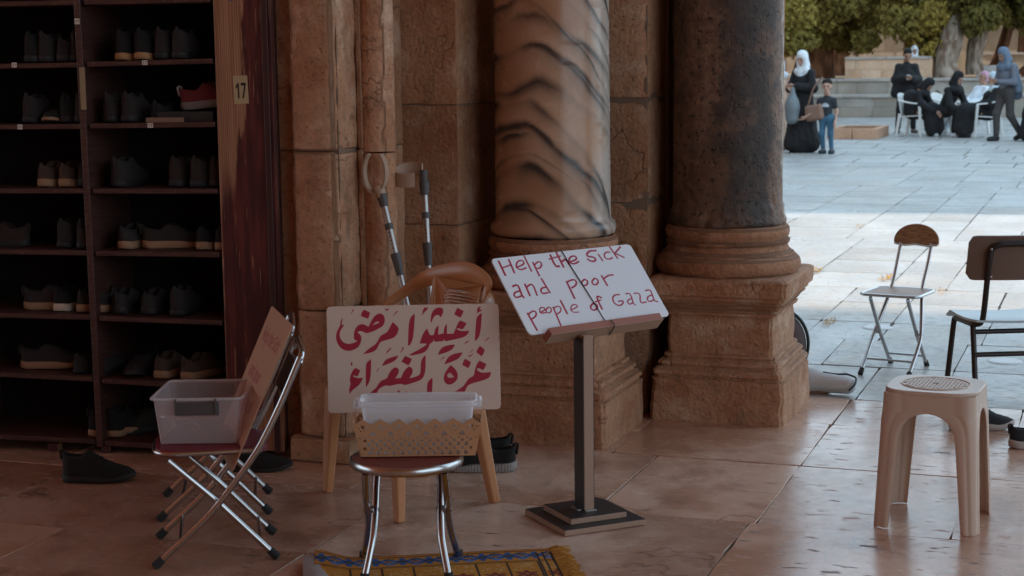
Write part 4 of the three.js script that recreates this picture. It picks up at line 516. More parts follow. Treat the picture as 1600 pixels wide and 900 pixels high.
// folding chairs
function foldingChair(name, label, pos, turn, w, seatCol, o = {}) {
  const t = thing(name, label, 'chair', pos, turn), r = o.r || 0.0105, hw = w / 2, sh = o.sh || 0.355, fr = 0.19, bk = -0.165, nar = o.round ? 0.66 : 1, topY = o.top || 0.645;
  for (const s of [-1, 1]) {
    const a = part(t, 'leg', tube([[s * hw, 0.015, fr], [s * hw, 0.17, 0.02], [s * hw * nar, sh - 0.005, -0.12], [s * hw * nar, (sh + topY) / 2, -0.2], [s * hw * nar, topY, -0.265]], r, 24, 10), chrome); part(a, 'rubber_foot', new THREE.CylinderGeometry(r * 1.25, r * 1.45, 0.034, 12).rotateX(-0.8).translate(s * hw, 0.016, fr), rubber);
    const b = part(t, 'leg', tube([[s * (hw - 0.026), sh - 0.022, 0.15], [s * (hw - 0.026), 0.19, 0.0], [s * (hw - 0.026), 0.015, bk]], r, 18, 10), chrome); part(b, 'rubber_foot', new THREE.CylinderGeometry(r * 1.25, r * 1.45, 0.034, 12).rotateX(0.75).translate(s * (hw - 0.026), 0.016, bk), rubber);
    part(t, 'pivot', new THREE.CylinderGeometry(0.007, 0.007, 0.04, 10).rotateZ(Math.PI / 2).translate(s * (hw - 0.013), 0.186, 0.003), dullChrome);
  }
  part(t, 'stretcher', tube([[-hw, 0.07, 0.122], [hw, 0.07, 0.122]], 0.006), chrome); part(t, 'stretcher', tube([[-hw + 0.026, 0.06, -0.125], [hw - 0.026, 0.06, -0.125]], 0.006), chrome);
  if (!o.noTop) part(t, 'top_rail', tube([[-hw, topY - 0.02, -0.262], [-hw * 0.82, topY + 0.012, -0.272], [hw * 0.82, topY + 0.012, -0.272], [hw, topY - 0.02, -0.262]], r, 24, 10), chrome);
  return t;
}
{
  const seatShape = (w, l, r) => { const S = new THREE.Shape(), a = w / 2, b = l / 2; S.moveTo(-a + r, -b); S.lineTo(a - r, -b); S.quadraticCurveTo(a, -b, a, -b + r); S.lineTo(a, b - r); S.quadraticCurveTo(a, b, a - r, b); S.lineTo(-a + r, b); S.quadraticCurveTo(-a, b, -a, b - r); S.lineTo(-a, -b + r); S.quadraticCurveTo(-a, -b, -a + r, -b); return S; };
  const redM = std({ color: [0.15, 0.012, 0.024], roughness: 0.45 });
  const A = foldingChair('folding_chair', 'chrome folding chair with dark red seat under the clear tub, nearer of two', [-2.675, 0, -4.57], -1.047, 0.33, redM);
  const seatG = new THREE.ExtrudeGeometry(seatShape(0.25, 0.345, 0.06), { depth: 0.016, bevelEnabled: true, bevelThickness: 0.004, bevelSize: 0.004, bevelSegments: 3, curveSegments: 8 }).rotateX(Math.PI / 2).translate(-0.02, 0.354, 0.015);
  part(A, 'seat', seatG, redM); part(A, 'seat_rim', tube([[-0.15, 0.345, -0.14], [-0.15, 0.345, 0.13], [-0.1, 0.345, 0.19], [0.06, 0.345, 0.19], [0.11, 0.345, 0.13], [0.11, 0.345, -0.14]], 0.008, 40, 8), chrome);
  part(A, 'backrest', sheet((a, b) => [(a - 0.5) * 0.31, 0.5 + 0.11 * b, -0.198 - 0.045 * b - 0.012 * Math.sin(a * Math.PI)], 12, 6, 0.012), solid([0.06, 0.03, 0.03], 0.5));
  dup(A, [-2.945, 0, -5.04], -1.08, 'chrome folding chair with dark red seat, farther one beside the cabinet');
  const milky = phy({ color: [0.9, 0.86, 0.87], roughness: 0.3, transmission: 0.86, thickness: 0, ior: 1.3 });
  const T = thing('plastic_tub', 'empty clear plastic tub with grey handles on the red folding seats', 'tub', [-2.748, 0.3585, -4.63], 0.35);
  const wall = (x0, x1, z0, z1, X0, X1, Z0, Z1, h, r) => sheet((a, b) => { const y = 0.004 + b * h, k = b, hx = mix(x1, X1, k), hz = mix(z1, Z1, k), per = 4 * (hx + hz), q = ((a % 1) * per); const c = [[-hx, hz], [hx, hz], [hx, -hz], [-hx, -hz]], L = [2 * hx, 2 * hz, 2 * hx, 2 * hz]; let s = q, i = 0; while (i < 3 && s > L[i]) { s -= L[i]; i++; } const A0 = c[i], B0 = c[(i + 1) % 4], tt = s / L[i], x = mix(A0[0], B0[0], tt), z = mix(A0[1], B0[1], tt), m = Math.max(0, Math.abs(x) - hx + r), n = Math.max(0, Math.abs(z) - hz + r); if (m > 0 && n > 0) { const l = Math.hypot(m, n), f = l > r ? r / l : 1; return [Math.sign(x) * (hx - r + m * f), y, Math.sign(z) * (hz - r + n * f)]; } return [x, y, z]; }, 96, 6, 0.002);
  const tw = wall(0, 0.124, 0, 0.135, 0, 0.138, 0, 0.15, 0.145, 0.02);
  part(T, 'wall', tw, milky); part(T, 'bottom', box(-0.12, 0.12, 0.001, 0.004, -0.131, 0.131, 0.001), milky);
  const rim = (hx, hz, y, r2) => tube([[-hx + 0.02, y, hz], [hx - 0.02, y, hz], [hx, y, hz - 0.02], [hx, y, -hz + 0.02], [hx - 0.02, y, -hz], [-hx + 0.02, y, -hz], [-hx, y, -hz + 0.02], [-hx, y, hz - 0.02]], r2, 120, 8, true, 0.1);
  const rimM = phy({ color: [0.8, 0.78, 0.8], roughness: 0.35, transmission: 0.6, thickness: 0, ior: 1.4 });
  part(T, 'rim', rim(0.143, 0.155, 0.149, 0.005), rimM); const gm = std({ color: [0.075, 0.066, 0.066], roughness: 0.5 });
  for (const s of [-1, 1]) part(T, 'handle', [box(-0.062, 0.072, 0.098, 0.14, s > 0 ? 0.15 : -0.162, s > 0 ? 0.162 : -0.15, 0.004), box(-0.066, -0.06, 0.1, 0.152, s > 0 ? 0.156 : -0.166, s > 0 ? 0.166 : -0.156, 0.002), box(0.06, 0.066, 0.1, 0.152, s > 0 ? 0.156 : -0.166, s > 0 ? 0.166 : -0.156, 0.002)], gm);
  const tex = canvasTex(768, 768, (c, W, H) => { c.fillStyle = '#b3856a'; c.fillRect(0, 0, W, H); smudge(c, W, H, 3, '#7c553f'); for (let i = 0; i < 12; i++) { c.globalAlpha = 0.13; c.fillStyle = '#6b452f'; c.fillRect(30 + i * 62, 0, 4, H); } c.globalAlpha = 0.85; c.fillStyle = '#8e2a35'; c.textAlign = 'left'; c.font = 'bold 96px sans-serif'; [['Help the Sick', 90, 170], ['and poor', 120, 360], ['people of', 190, 500], ['Gaza', 360, 640]].forEach(([s, x, y]) => { c.save(); c.translate(x, y); c.scale(0.95, 1.05); c.fillText(s, 0, 0); c.restore(); }); c.globalAlpha = 1; });
  const S = thing('cardboard_sign', 'brown cardboard sign with faded red writing leaning on the folding chairs', 'sign', [-2.618, 0.51, -4.715]); S.rotation.set(-0.42, -0.936, 0, 'YXZ'); part(S, 'board', board(0.44, 0.5, 0.004, 0.012, tex), paperMat(tex, 0.75));
}
{ // round metal stool
  const t = thing('metal_stool', 'round chrome-edged metal stool carrying the lace basket', 'stool', [-2.0, 0, -4.54], 0.35);
  part(t, 'seat', new THREE.CylinderGeometry(0.166, 0.166, 0.018, 56).translate(0, 0.352, 0), std({ color: [0.17, 0.03, 0.03], roughness: 0.4 })); part(t, 'rim', lathe([[0.162, 0.337], [0.17, 0.338], [0.174, 0.35], [0.171, 0.362], [0.164, 0.3635]], 64), chrome);
  for (const s of [-1, 1]) { for (const k of [-1, 1]) { const x = s * (k > 0 ? 0.118 : 0.096); const l = part(t, 'leg', tube([[x, 0.336, k * 0.1], [x + s * 0.004, 0.25, k * 0.045], [x + s * 0.004, 0.19, -k * 0.006], [x + s * 0.008, 0.12, -k * 0.06], [x + s * 0.03, 0.012, -k * 0.115]], 0.0115, 30, 12), chrome); part(l, 'rubber_foot', new THREE.CylinderGeometry(0.014, 0.016, 0.03, 12).translate(x + s * 0.03, 0.0155, -k * 0.115), rubber); } part(t, 'pivot', new THREE.CylinderGeometry(0.008, 0.008, 0.05, 10).rotateZ(Math.PI / 2).translate(s * 0.11, 0.195, 0), dullChrome); }
  // lace-cut basket
  const gold = std({ color: [0.52, 0.28, 0.145], roughness: 0.45 });
  const B = thing('lace_basket', 'golden brown plastic basket cut like lace on the round metal stool', 'basket', [-1.985, 0.3645, -4.6], 0.36);
  const panel = (w0, w1, h, n) => { const S = new THREE.Shape(), a = w0 / 2, b = w1 / 2; S.moveTo(-a, 0); S.lineTo(a, 0); S.lineTo(b, h); const m = n * 6; for (let i = 0; i <= m; i++) { const t = i / m, x = b - t * 2 * b, ph = (t * n) % 1; S.lineTo(x, h + 0.02 * (1 - Math.abs(2 * ph - 1)) + 0.0018 * (i % 2)); } S.lineTo(-a, 0); const hole = (x, y, r, tri) => { if (Math.abs(x) > mix(a, b, y / h) - r - 0.005) return; const p = new THREE.Path(); if (tri) { p.moveTo(x - r, y - r * 0.45); p.quadraticCurveTo(x - r * 0.6, y + r * 0.9, x, y + r * 0.95); p.quadraticCurveTo(x + r * 0.6, y + r * 0.9, x + r, y - r * 0.45); p.lineTo(x - r, y - r * 0.45); } else p.absarc(x, y, r, 0, 6.2832, true); S.holes.push(p); };
    const c = w0 / (n * 2); for (let k = -n; k <= n; k++) hole(k * c * 0.98, 0.012, 0.0068); for (let k = -n - 1; k <= n; k++) hole((k + 0.5) * c, 0.026, 0.0052); for (let k = -n; k <= n; k++) hole(k * c, 0.039, 0.0064); for (let k = -n - 1; k <= n; k++) hole((k + 0.5) * c, 0.0515, 0.0046); for (let k = -n; k <= n; k += 1) hole(k * c * 1.02, 0.06, 0.0028);
    for (let k = 0; k < n - 1; k++) hole((k - (n - 2) / 2) * 2 * b / n * 0.98, h - 0.028, 0.0098, true); for (let k = 0; k < n; k++) { const x = (k - (n - 1) / 2) * 2 * b / n; hole(x, h - 0.004, 0.0058); for (const [dx, dy] of [[-0.012, -0.009], [0.012, -0.009], [-0.006, -0.017], [0.006, -0.017], [-0.017, -0.004], [0.017, -0.004]]) hole(x + dx, h + dy, 0.0027); }
    return new THREE.ExtrudeGeometry(S, { depth: 0.0022, bevelEnabled: false, curveSegments: 6 }); };
  const hF = 0.1, tiltF = 0.14, tiltS = 0.19, wf = 0.345, wF = 0.385, ds = 0.13, dS = 0.158;
  for (const s of [-1, 1]) { const g = panel(wf, wF, hF, 7); part(B, 'lace_panel', xf(xf(g, [0, 0, -0.0011]), [0, 0, s * ds / 2], [s > 0 ? tiltF : tiltF, s > 0 ? 0 : Math.PI, 0].map((v, i) => i === 0 ? v * (s > 0 ? 1 : 1) : v)), gold); }
  for (const s of [-1, 1]) { const g = panel(ds, dS, hF, 3); g.rotateX(tiltS); g.rotateY(s * Math.PI / 2); g.translate(s * wf / 2, 0, 0); part(B, 'lace_panel', g, gold); }
  part(B, 'bottom', box(-wf / 2, wf / 2, 0.0005, 0.003, -ds / 2, ds / 2, 0.0006), gold);
  const X = thing('clear_box', 'open clear plastic box standing inside the lace basket', 'box', [-1.985, 0.3685, -4.6], 0.36);
  const cl = phy({ color: [0.93, 0.92, 0.93], roughness: 0.5, transmission: 0.74, thickness: 0, ior: 1.3 });
  const wall2 = (hx, hz, HX, HZ, h) => sheet((a, b) => { const A = a * Math.PI * 2, x = Math.cos(A), z = Math.sin(A), k = Math.pow(Math.pow(Math.abs(x), 8) + Math.pow(Math.abs(z), 8), -1 / 8); return [x * k * mix(hx, HX, b), 0.002 + b * h, -z * k * mix(hz, HZ, b)]; }, 80, 4, 0.0018);
  part(X, 'wall', wall2(0.155, 0.055, 0.172, 0.068, 0.158), cl); part(X, 'bottom', box(-0.15, 0.15, 0, 0.002, -0.052, 0.052, 0.0005), cl);
  const rr = (hx, hz, y, r) => tube([...Array(28).keys()].map(i => { const A = i / 28 * Math.PI * 2, x = Math.cos(A), z = Math.sin(A), k = Math.pow(Math.pow(Math.abs(x), 8) + Math.pow(Math.abs(z), 8), -1 / 8); return [x * k * hx, y, z * k * hz]; }), r, 90, 8, true, 0.5);
  part(X, 'rim', [rr(0.176, 0.072, 0.162, 0.004), rr(0.176, 0.072, 0.15, 0.003)], cl);
  for (const s of [-1, 1]) part(X, 'handle', xf(new RoundedBoxGeometry(0.022, 0.028, 0.06, 3, 0.008), [s * 0.184, 0.15, 0]), cl);
}
// forearm crutches leaning on the wall
{
  const alu = std({ color: [0.42, 0.4, 0.38], metalness: 1, roughness: 0.42 }), grip = std({ color: [0.085, 0.078, 0.076], roughness: 0.6 }), cuffM = std({ color: [0.42, 0.28, 0.2], roughness: 0.55 });
  const crutch = (label, foot, topP, cuff, openCuff) => {
    const t = thing('crutch', label, 'crutch', foot), d = V(topP[0] - foot[0], topP[1], topP[2] - foot[2]), at = k => d.clone().multiplyScalar(k), q = new THREE.Quaternion().setFromUnitVectors(V(0, 1, 0), d.clone().normalize()), L = d.length();
    const seg = (n, k0, k1, r0, r1, m) => { const g = new THREE.CylinderGeometry(r1, r0, (k1 - k0) * L, 16); g.translate(0, (k0 + k1) / 2 * L, 0); g.applyQuaternion(q); part(t, n, g, m); };
    seg('rubber_foot', 0, 0.03, 0.017, 0.014, rubber); seg('lower_tube', 0.031, 0.71, 0.011, 0.011, alu); seg('clamp', 0.705, 0.785, 0.014, 0.02, grip); seg('upper_tube', 0.786, 0.955, 0.0125, 0.0125, alu); seg('collar', 0.872, 0.893, 0.0165, 0.0165, grip); seg('top_clamp', 0.956, 1, 0.016, 0.021, grip);
    const hd = at(0.42); part(t, 'hand_grip', tube([[hd.x, hd.y, hd.z], [hd.x - 0.02, hd.y + 0.01, hd.z + 0.1]], 0.014, 1, 12), grip);
    for (let k = 0; k < 6; k++) { const g = new THREE.CylinderGeometry(0.0024, 0.0024, 0.004, 8).rotateX(Math.PI / 2).translate(0, (0.79 + k * 0.014) * L, 0.0125); g.applyQuaternion(q); if (k) part(t, 'adjusting_hole', g, rubber); }
    const [cf, clip] = cuff(d); part(t, 'cuff', cf, cuffM); part(t, 'cuff_clip', clip, openCuff ? grip : cuffM); return t;
  };
  crutch('silver forearm crutch with its round cuff open to the front', [-2.36, 0, -5.72], [-2.664, 1.045, -5.86], d => {
    const ring = sheet((a, b) => { const A = mix(-2.55, 2.55, a) - Math.PI / 2, k = (b - 0.5) * 0.032; return [d.x - 0.025 + Math.cos(A) * 0.05, d.y + 0.085 + Math.sin(A) * 0.085 - 0.1 * k, d.z + k]; }, 40, 4, 0.008);
    return [ring, tube([[d.x, d.y - 0.01, d.z], [d.x - 0.008, d.y + 0.012, d.z], [d.x - 0.016, d.y + 0.03, d.z]], 0.022, 8, 12)];
  });
  crutch('silver forearm crutch with its cuff turned sideways, standing upright', [-2.42, 0, -5.8], [-2.553, 1.08, -6.02], d => {
    const c = sheet((a, b) => { const A = mix(0.9, 5.4, a), k = (b - 0.5) * 0.055; return [d.x - 0.062 + Math.cos(A) * 0.06, d.y + 0.03 + k - 0.02 * Math.sin(A), d.z + Math.sin(A) * 0.045]; }, 30, 4, 0.007);
    return [c, tube([[d.x, d.y - 0.02, d.z], [d.x - 0.002, d.y + 0.05, d.z]], 0.016, 6, 10)];
  }, true);
}
// prayer rug
{
  const rug = thing('prayer_rug', 'yellow prayer rug with blue floral border and fringe under the metal stool', 'rug', [-1.984, 0.004, -4.694], 0.475);
  const tex = canvasTex(1024, 1024, (c, W, H) => {
    c.fillStyle = '#c98216'; c.fillRect(0, 0, W, H); const r = rngOf(4);
    const line = (y, h, col) => { c.fillStyle = col; c.fillRect(0, y, W, h); };
    line(0, 14, '#a85f10'); line(30, 14, '#5e2a10'); const flower = (x, y, s, col) => { c.fillStyle = col; for (let k = 0; k < 6; k++) { c.save(); c.translate(x, y); c.rotate(k * Math.PI / 3); c.beginPath(); c.ellipse(0, -s * 0.6, s * 0.24, s * 0.45, 0, 0, 7); c.fill(); c.restore(); } };
    for (let x = 40; x < W; x += 112) { flower(x, 112, 60, '#2a5a9c'); flower(x, 112, 26, '#16233f'); flower(x + 56, 78, 26, '#1b2f57'); flower(x + 56, 156, 26, '#3a72b4'); c.strokeStyle = '#2a1a12'; c.lineWidth = 7; c.beginPath(); c.moveTo(x + 30, 150); c.quadraticCurveTo(x + 56, 80, x + 84, 150); c.stroke(); }
    line(196, 10, '#3a1c0e'); line(214, 6, '#3a1c0e');
    for (let x = 20; x < W; x += 130) { c.fillStyle = '#3a1c0e'; c.fillRect(x, 220, 9, 600); c.fillStyle = '#d8c9a8'; for (let k = 0; k < 26; k++) c.fillRect(x + 18 + r() * 96, 232 + r() * 120, 4 + r() * 14, 4); flower(x + 70, 420, 50, '#7b2414'); }
    for (const x of [940, 966, 1000]) { c.fillStyle = '#2d1712'; c.fillRect(x, 60, 9, H); }
  });
  const g = sheet((a, b) => { const x = mix(-0.372, 0.372, a), z = mix(0, 0.5, b), curl = sm(-0.24, -0.37, x) * 0.03 * sm(0.35, 0.0, z); return [x + 0.006 * vn(z * 9, 2, 5), 0.0045 + 0.0035 * f3(x * 9, z * 9, 1, 2) + curl, z + 0.004 * vn(x * 8, 1, 1)]; }, 60, 40, 0.004);
  const p = g.attributes.position, uv = g.attributes.uv; for (let i = 0; i < p.count; i++) uv.setXY(i, (p.getX(i) + 0.38) / 0.76, 1 - p.getZ(i) / 0.62);
  part(rug, 'pile', g, std({ map: tex, roughness: 0.95, bumpMap: fabricBump, bumpScale: 0.003 }));
  const fr = [], rf = rngOf(12); for (let k = 0; k < 130; k++) { const z = 0.003 + k * 0.0038, dz = (rf() - 0.5) * 0.03, l = 0.045 + rf() * 0.022; fr.push(tube([[0.37, 0.006 + rf() * 0.006, z], [0.372 + l * 0.5, 0.008 + rf() * 0.008, z + dz * 0.5], [0.372 + l, 0.004 + rf() * 0.006, z + dz]], 0.0017, 4, 4)); }
  const fm = part(rug, 'fringe', fr, cloth([0.52, 0.22, 0.03])); fm.userData.kind = 'stuff';
  const back = sheet((a, b) => { const x = -0.405 + 0.075 * a * (1 - 0.2 * b), z = 0.0 + 0.42 * b + 0.02 * a; return [x, 0.012 + 0.012 * Math.sin(a * Math.PI) + 0.006 * f3(x * 25, z * 25, 3, 2), z]; }, 16, 40, 0.006);
  part(rug, 'turned_corner', back, cloth([0.36, 0.32, 0.31]), 'greyish underside of the folded edge');
}
// ------------------------------------------------------------------ chairs at the right
{
  const woodT = std({ map: stileTexWood(), roughness: 0.45 });
  function stileTexWood() { return colTex(256, 256, (u, v) => { const g = grain(v, u, 12), k = mx([0.2, 0.072, 0.035], [0.36, 0.18, 0.08], sm(-0.4, 0.4, g)); return mx(k, [0.07, 0.03, 0.015], 0.8 * sm(0.3, 0.45, pf(u, (v * 4) % 1, 6, 4, 31))); }, 4); }
  const t = foldingChair('wooden_folding_chair', 'chrome folding chair with wooden back standing in the plaza behind the white stool', [-0.99, 0, -8.32], -0.2, 0.24, null, { r: 0.0095, sh: 0.4, top: 0.62, noTop: true, round: true });
  const S = new THREE.Shape(); S.moveTo(-0.112, 0.012); S.bezierCurveTo(-0.12, 0.06, -0.07, 0.105, 0, 0.105); S.bezierCurveTo(0.07, 0.105, 0.12, 0.06, 0.112, 0.012); S.bezierCurveTo(0.105, -0.012, 0.05, 0.008, 0, 0.008); S.bezierCurveTo(-0.05, 0.008, -0.105, -0.012, -0.112, 0.012);
  const pad = new THREE.ExtrudeGeometry(S, { depth: 0.01, bevelEnabled: true, bevelSize: 0.003, bevelThickness: 0.003, curveSegments: 16 }).rotateX(-0.18).translate(0, 0.6, -0.262); part(t, 'backrest', boxUV(pad), woodT); part(t, 'backrest_edge', tube([[-0.112, 0.608, -0.254], [-0.06, 0.599, -0.252], [0, 0.605, -0.253], [0.06, 0.599, -0.252], [0.112, 0.608, -0.254]], 0.005, 30, 6), solid([0.6, 0.56, 0.5]));
  part(t, 'seat', box(-0.136, 0.136, 0.388, 0.4, -0.12, 0.15, 0.006), woodT); part(t, 'seat_rim', tube([[-0.145, 0.394, -0.1], [-0.145, 0.394, 0.13], [-0.11, 0.394, 0.16], [0.11, 0.394, 0.16], [0.145, 0.394, 0.13], [0.145, 0.394, -0.1], [0.11, 0.394, -0.13], [-0.11, 0.394, -0.13]], 0.008, 60, 8, true, 0.2), chrome);
}
{
  const t = thing('school_chair', 'brown-backed school chair on a dark steel frame cut by the right edge', 'chair', [-0.425, 0, -7.47], Math.PI + 0.44);
  const steel = std({ color: [0.035, 0.026, 0.024], roughness: 0.4, metalness: 0.4 }), ply = std({ color: [0.17, 0.098, 0.07], roughness: 0.5, bumpMap: fabricBump, bumpScale: 0.001 }), blue = std({ color: [0.4, 0.47, 0.5], roughness: 0.32 });
  part(t, 'backrest', sheet((a, b) => { const x = (a - 0.5) * 0.5, q = Math.max(0, Math.abs(x) - 0.22) / 0.03, e = 0.03 * (1 - Math.sqrt(Math.max(0, 1 - Math.min(1, q * q)))); return [x, mix(0.61 + e, 0.8 - e, b), -0.2 - 0.025 * b + 0.035 * Math.pow(x / 0.23, 2)]; }, 30, 8, 0.012), ply);
  part(t, 'seat', sheet((a, b) => { const x = (a - 0.5) * 0.4, z = mix(0.2, -0.17, b); return [x, 0.43 - 0.012 * Math.sin(b * 3) - 0.03 * sm(0.12, 0, b) + 0.008 * Math.pow(x / 0.2, 2), z]; }, 16, 16, 0.01), blue);
  for (const s of [-1, 1]) {
    const x = s * 0.19; part(t, 'leg', tube([[x + s * 0.02, 0, 0.17], [x, 0.38, 0.13], [x, 0.405, 0.1]], 0.0125, 16, 10), steel); part(t, 'leg', tube([[x + s * 0.01, 0, -0.2], [x, 0.4, -0.1]], 0.0125, 2, 10), steel);
    part(t, 'back_post', tube([[x, 0.405, 0.1], [x, 0.408, -0.1], [x - s * 0.02, 0.43, -0.155], [x - s * 0.02, 0.6, -0.195], [x - s * 0.02, 0.735, -0.222]], 0.0125, 30, 10), steel);
    for (const y of [0.63, 0.745]) part(t, 'rivet', new THREE.SphereGeometry(0.006, 8, 6).translate(x - s * 0.02, y, -0.236), chrome);
  }
  part(t, 'back_rail', tube([[-0.17, 0.71, -0.225], [-0.165, 0.745, -0.226], [-0.13, 0.765, -0.236], [0, 0.767, -0.246], [0.13, 0.765, -0.236], [0.165, 0.745, -0.226], [0.17, 0.71, -0.225]], 0.0125, 40, 10), steel);
  part(t, 'stretcher', tube([[-0.19, 0.375, -0.11], [0.19, 0.375, -0.11]], 0.011), steel); part(t, 'stretcher', tube([[-0.195, 0.28, -0.135], [0.195, 0.28, -0.135]], 0.011), steel);
}
{
  const cap = thing('drain_cap', 'pale round cap set in the paving behind the school chair', 'drain cover', [-0.5, 0, -8.71]); part(cap, 'cap', lathe([[0, 0.006], [0.06, 0.006], [0.072, 0.008], [0.083, 0.004], [0.086, 0.0005]], 40), solid([0.6, 0.58, 0.56], 0.5));
  dup(cap, [-1.26, 0, -9.62], 0, 'pale round cap set in the paving beyond the wooden folding chair');
}

// ------------------------------------------------------------------ terraces and walls behind the plaza
const paleMats = [[0.95, 0.9, 0.84], [1.08, 1.02, 0.96], [0.85, 0.78, 0.7], [1.0, 0.92, 0.82]].map(c => std({ map: plazaTex, color: c, roughness: 0.9, bumpMap: limeBump, bumpScale: 0.01 }));
const warmMats = [[1.15, 0.95, 0.72], [0.95, 0.8, 0.62], [1.25, 1.05, 0.85], [0.8, 0.66, 0.52]].map(c => std({ map: plazaTex, color: c, roughness: 0.9, bumpMap: limeBump, bumpScale: 0.01 }));
const sunlitTintMats = [[1.75, 1.25, 0.9], [1.9, 1.4, 1.0], [1.6, 1.12, 0.8], [1.8, 1.32, 0.98]].map(c => std({ map: plazaTex, color: c, roughness: 0.9, bumpMap: limeBump, bumpScale: 0.01 }));  // sunlit orange tone mixed into the wall's stone colour
function masonry(name, label, u0, u1, v, d, hs, mats, cap, len = [0.5, 1.0], y0 = 0) {
  const t = thing(name, label, 'wall', [u0, y0, -v]);
  for (let k = 0; k < hs.length - 1; k++) for (let u = u0 - R(0, 0.3); u < u1;) { const w = R(len[0], len[1]), a = Math.max(u, u0), b = Math.min(u + w, u1); if (b - a > 0.06) part(t, 'stone_block', stone(a - u0 + 0.002, b - u0 - 0.002, hs[k] + 0.001, hs[k + 1] - 0.001, -d, R(-0.006, 0.006), { r: 0.006, step: 0.25, amp: 0.012, chip: 0.03, seed: u * 3 + k }), mats[Math.floor(rnd() * 4)]); u += w; }
  part(t, 'mortar', wallBox(0.01, u1 - u0 - 0.01, hs[0], hs[hs.length - 1] - 0.01, 0.012, d - 0.02), mats[2]);
  if (cap) { for (let u = u0; u < u1; u += cap) part(t, 'coping', stone(u - u0 + 0.005, Math.min(u + cap, u1) - u0 - 0.005, hs[hs.length - 1], hs[hs.length - 1] + 0.07, -d - 0.05, 0.05, { r: 0.012, step: 0.3, amp: 0.006, seed: u }), paleMats[1]); }
  return t;
}
masonry('terrace_wall', 'low pale stone wall at the foot of the terrace behind the seated people', -11.5, 0.5, 43.6, 0.9, [0, 0.26, 0.5], paleMats, 1.2);
masonry('terrace_step', 'pale upper step of the terrace above the low wall', -11.5, 0.5, 44.5, 0.8, [0.5, 0.9], paleMats, 1.5);
structure('terrace', wallBox(-40, 20, 0, 0.93, 45.3, 62), std({ map: plazaTex, color: [0.85, 0.62, 0.42], roughness: 1 }));
masonry('garden_wall', 'stone wall below the big trees with sunlit ochre put into its colour', -7.0, -4.75, 45.75, 0.5, [0.93, 1.2, 1.47], sunlitTintMats, 1.1);
masonry('garden_wall', 'sunlit ochre stone wall at the far right behind the bare trunks', -4.2, 2.5, 54, 0.5, [0.93, 1.25, 1.55], warmMats, 1.3);
masonry('boundary_wall', 'tall ochre stone wall closing the garden behind the trees', -24, 8, 61, 0.6, [0.9, 1.7, 2.5, 3.3, 4.1, 5], warmMats, 0, [1.0, 2.2]);
{
  const t = thing('stone_bench', 'white stone block standing on the terrace beside the tree trunks', 'bench', [-3.75, 0.93, -48.3]); part(t, 'seat', stone(0, 1.0, 0.0, 0.34, -0.5, 0, { step: 0.2, amp: 0.008 }), solid([0.75, 0.72, 0.68], 0.8)); 
  const kerbMat = std({ map: plazaTex, color: [1.35, 0.82, 0.55], roughness: 0.9 }), p = thing('planter_kerb', 'low tan stone kerb framing a square tree pit on the plaza', 'planter', [-5.2, 0, -31.9]);
  const W = 0.95, D = 1.7, h = 0.2; for (const [a, b, c, d] of [[0, W / 2, -0.12, 0], [W / 2, W, -0.12, 0], [0, 0.12, -D, -0.125], [W - 0.12, W, -D, -0.125], [0.125, W - 0.125, -D, -D + 0.12]]) part(p, 'kerb_stone', stone(a + 0.003, b - 0.003, 0, h, c, d, { step: 0.2, amp: 0.008, r: 0.015, seed: a + c }), kerbMat);
  part(p, 'soil', box(0.12, W - 0.12, 0.001, 0.08, -D + 0.12, -0.12, 0), std({ color: [0.09, 0.05, 0.03], roughness: 1 })).userData.kind = 'stuff';
}
// ------------------------------------------------------------------ trees
const barkTex = colTex(512, 512, (u, v) => { const g = pf(u, (v * 0.2) % 1, 14, 5, 7), f = pf(u, v, 40, 3, 8); return mul(mx([0.17, 0.105, 0.07], [0.42, 0.34, 0.27], sm(-0.4, 0.45, g)), 1 + 0.25 * f); }, 1);
const barkBump = valTex(512, 512, (u, v) => 0.5 + 0.5 * pf(u, (v * 0.2) % 1, 14, 5, 7), 1);
const barkPale = std({ map: barkTex, roughness: 0.95, bumpMap: barkBump, bumpScale: 0.03 }), barkBrown = std({ map: barkTex, color: [0.75, 0.42, 0.26], roughness: 0.95, bumpMap: barkBump, bumpScale: 0.03 });
function limb(pts, rs, seed, flute = 0.2) { // tapered, fluted trunk or limb
  const c = new THREE.CatmullRomCurve3(pts.map(p => V(...p))), n = 30, m = 20, P = [], I = [], uv = [];
  const fr = c.computeFrenetFrames(n, false);
  for (let i = 0; i <= n; i++) { const t = i / n, q = c.getPoint(t), x = t * (rs.length - 1), k = Math.min(rs.length - 2, Math.floor(x)), r = mix(rs[k], rs[k + 1], x - k); for (let j = 0; j <= m; j++) { const a = j / m * Math.PI * 2, rr = r * (1 + flute * f3(Math.cos(a) * 1.7 + seed, Math.sin(a) * 1.7, t * 2.2, 3)); const v = fr.normals[i].clone().multiplyScalar(Math.cos(a) * rr).addScaledVector(fr.binormals[i], Math.sin(a) * rr); P.push(q.x + v.x, q.y + v.y, q.z + v.z); uv.push(j / m, t * 1.6); } }
  for (let i = 0; i < n; i++) for (let j = 0; j < m; j++) { const a = i * (m + 1) + j; I.push(a, a + 1, a + m + 1, a + 1, a + m + 2, a + m + 1); }
  const g = new THREE.BufferGeometry(); g.setAttribute('position', new THREE.Float32BufferAttribute(P, 3)); g.setAttribute('uv', new THREE.Float32BufferAttribute(uv, 2)); g.setIndex(I); g.computeVertexNormals(); return g;
}
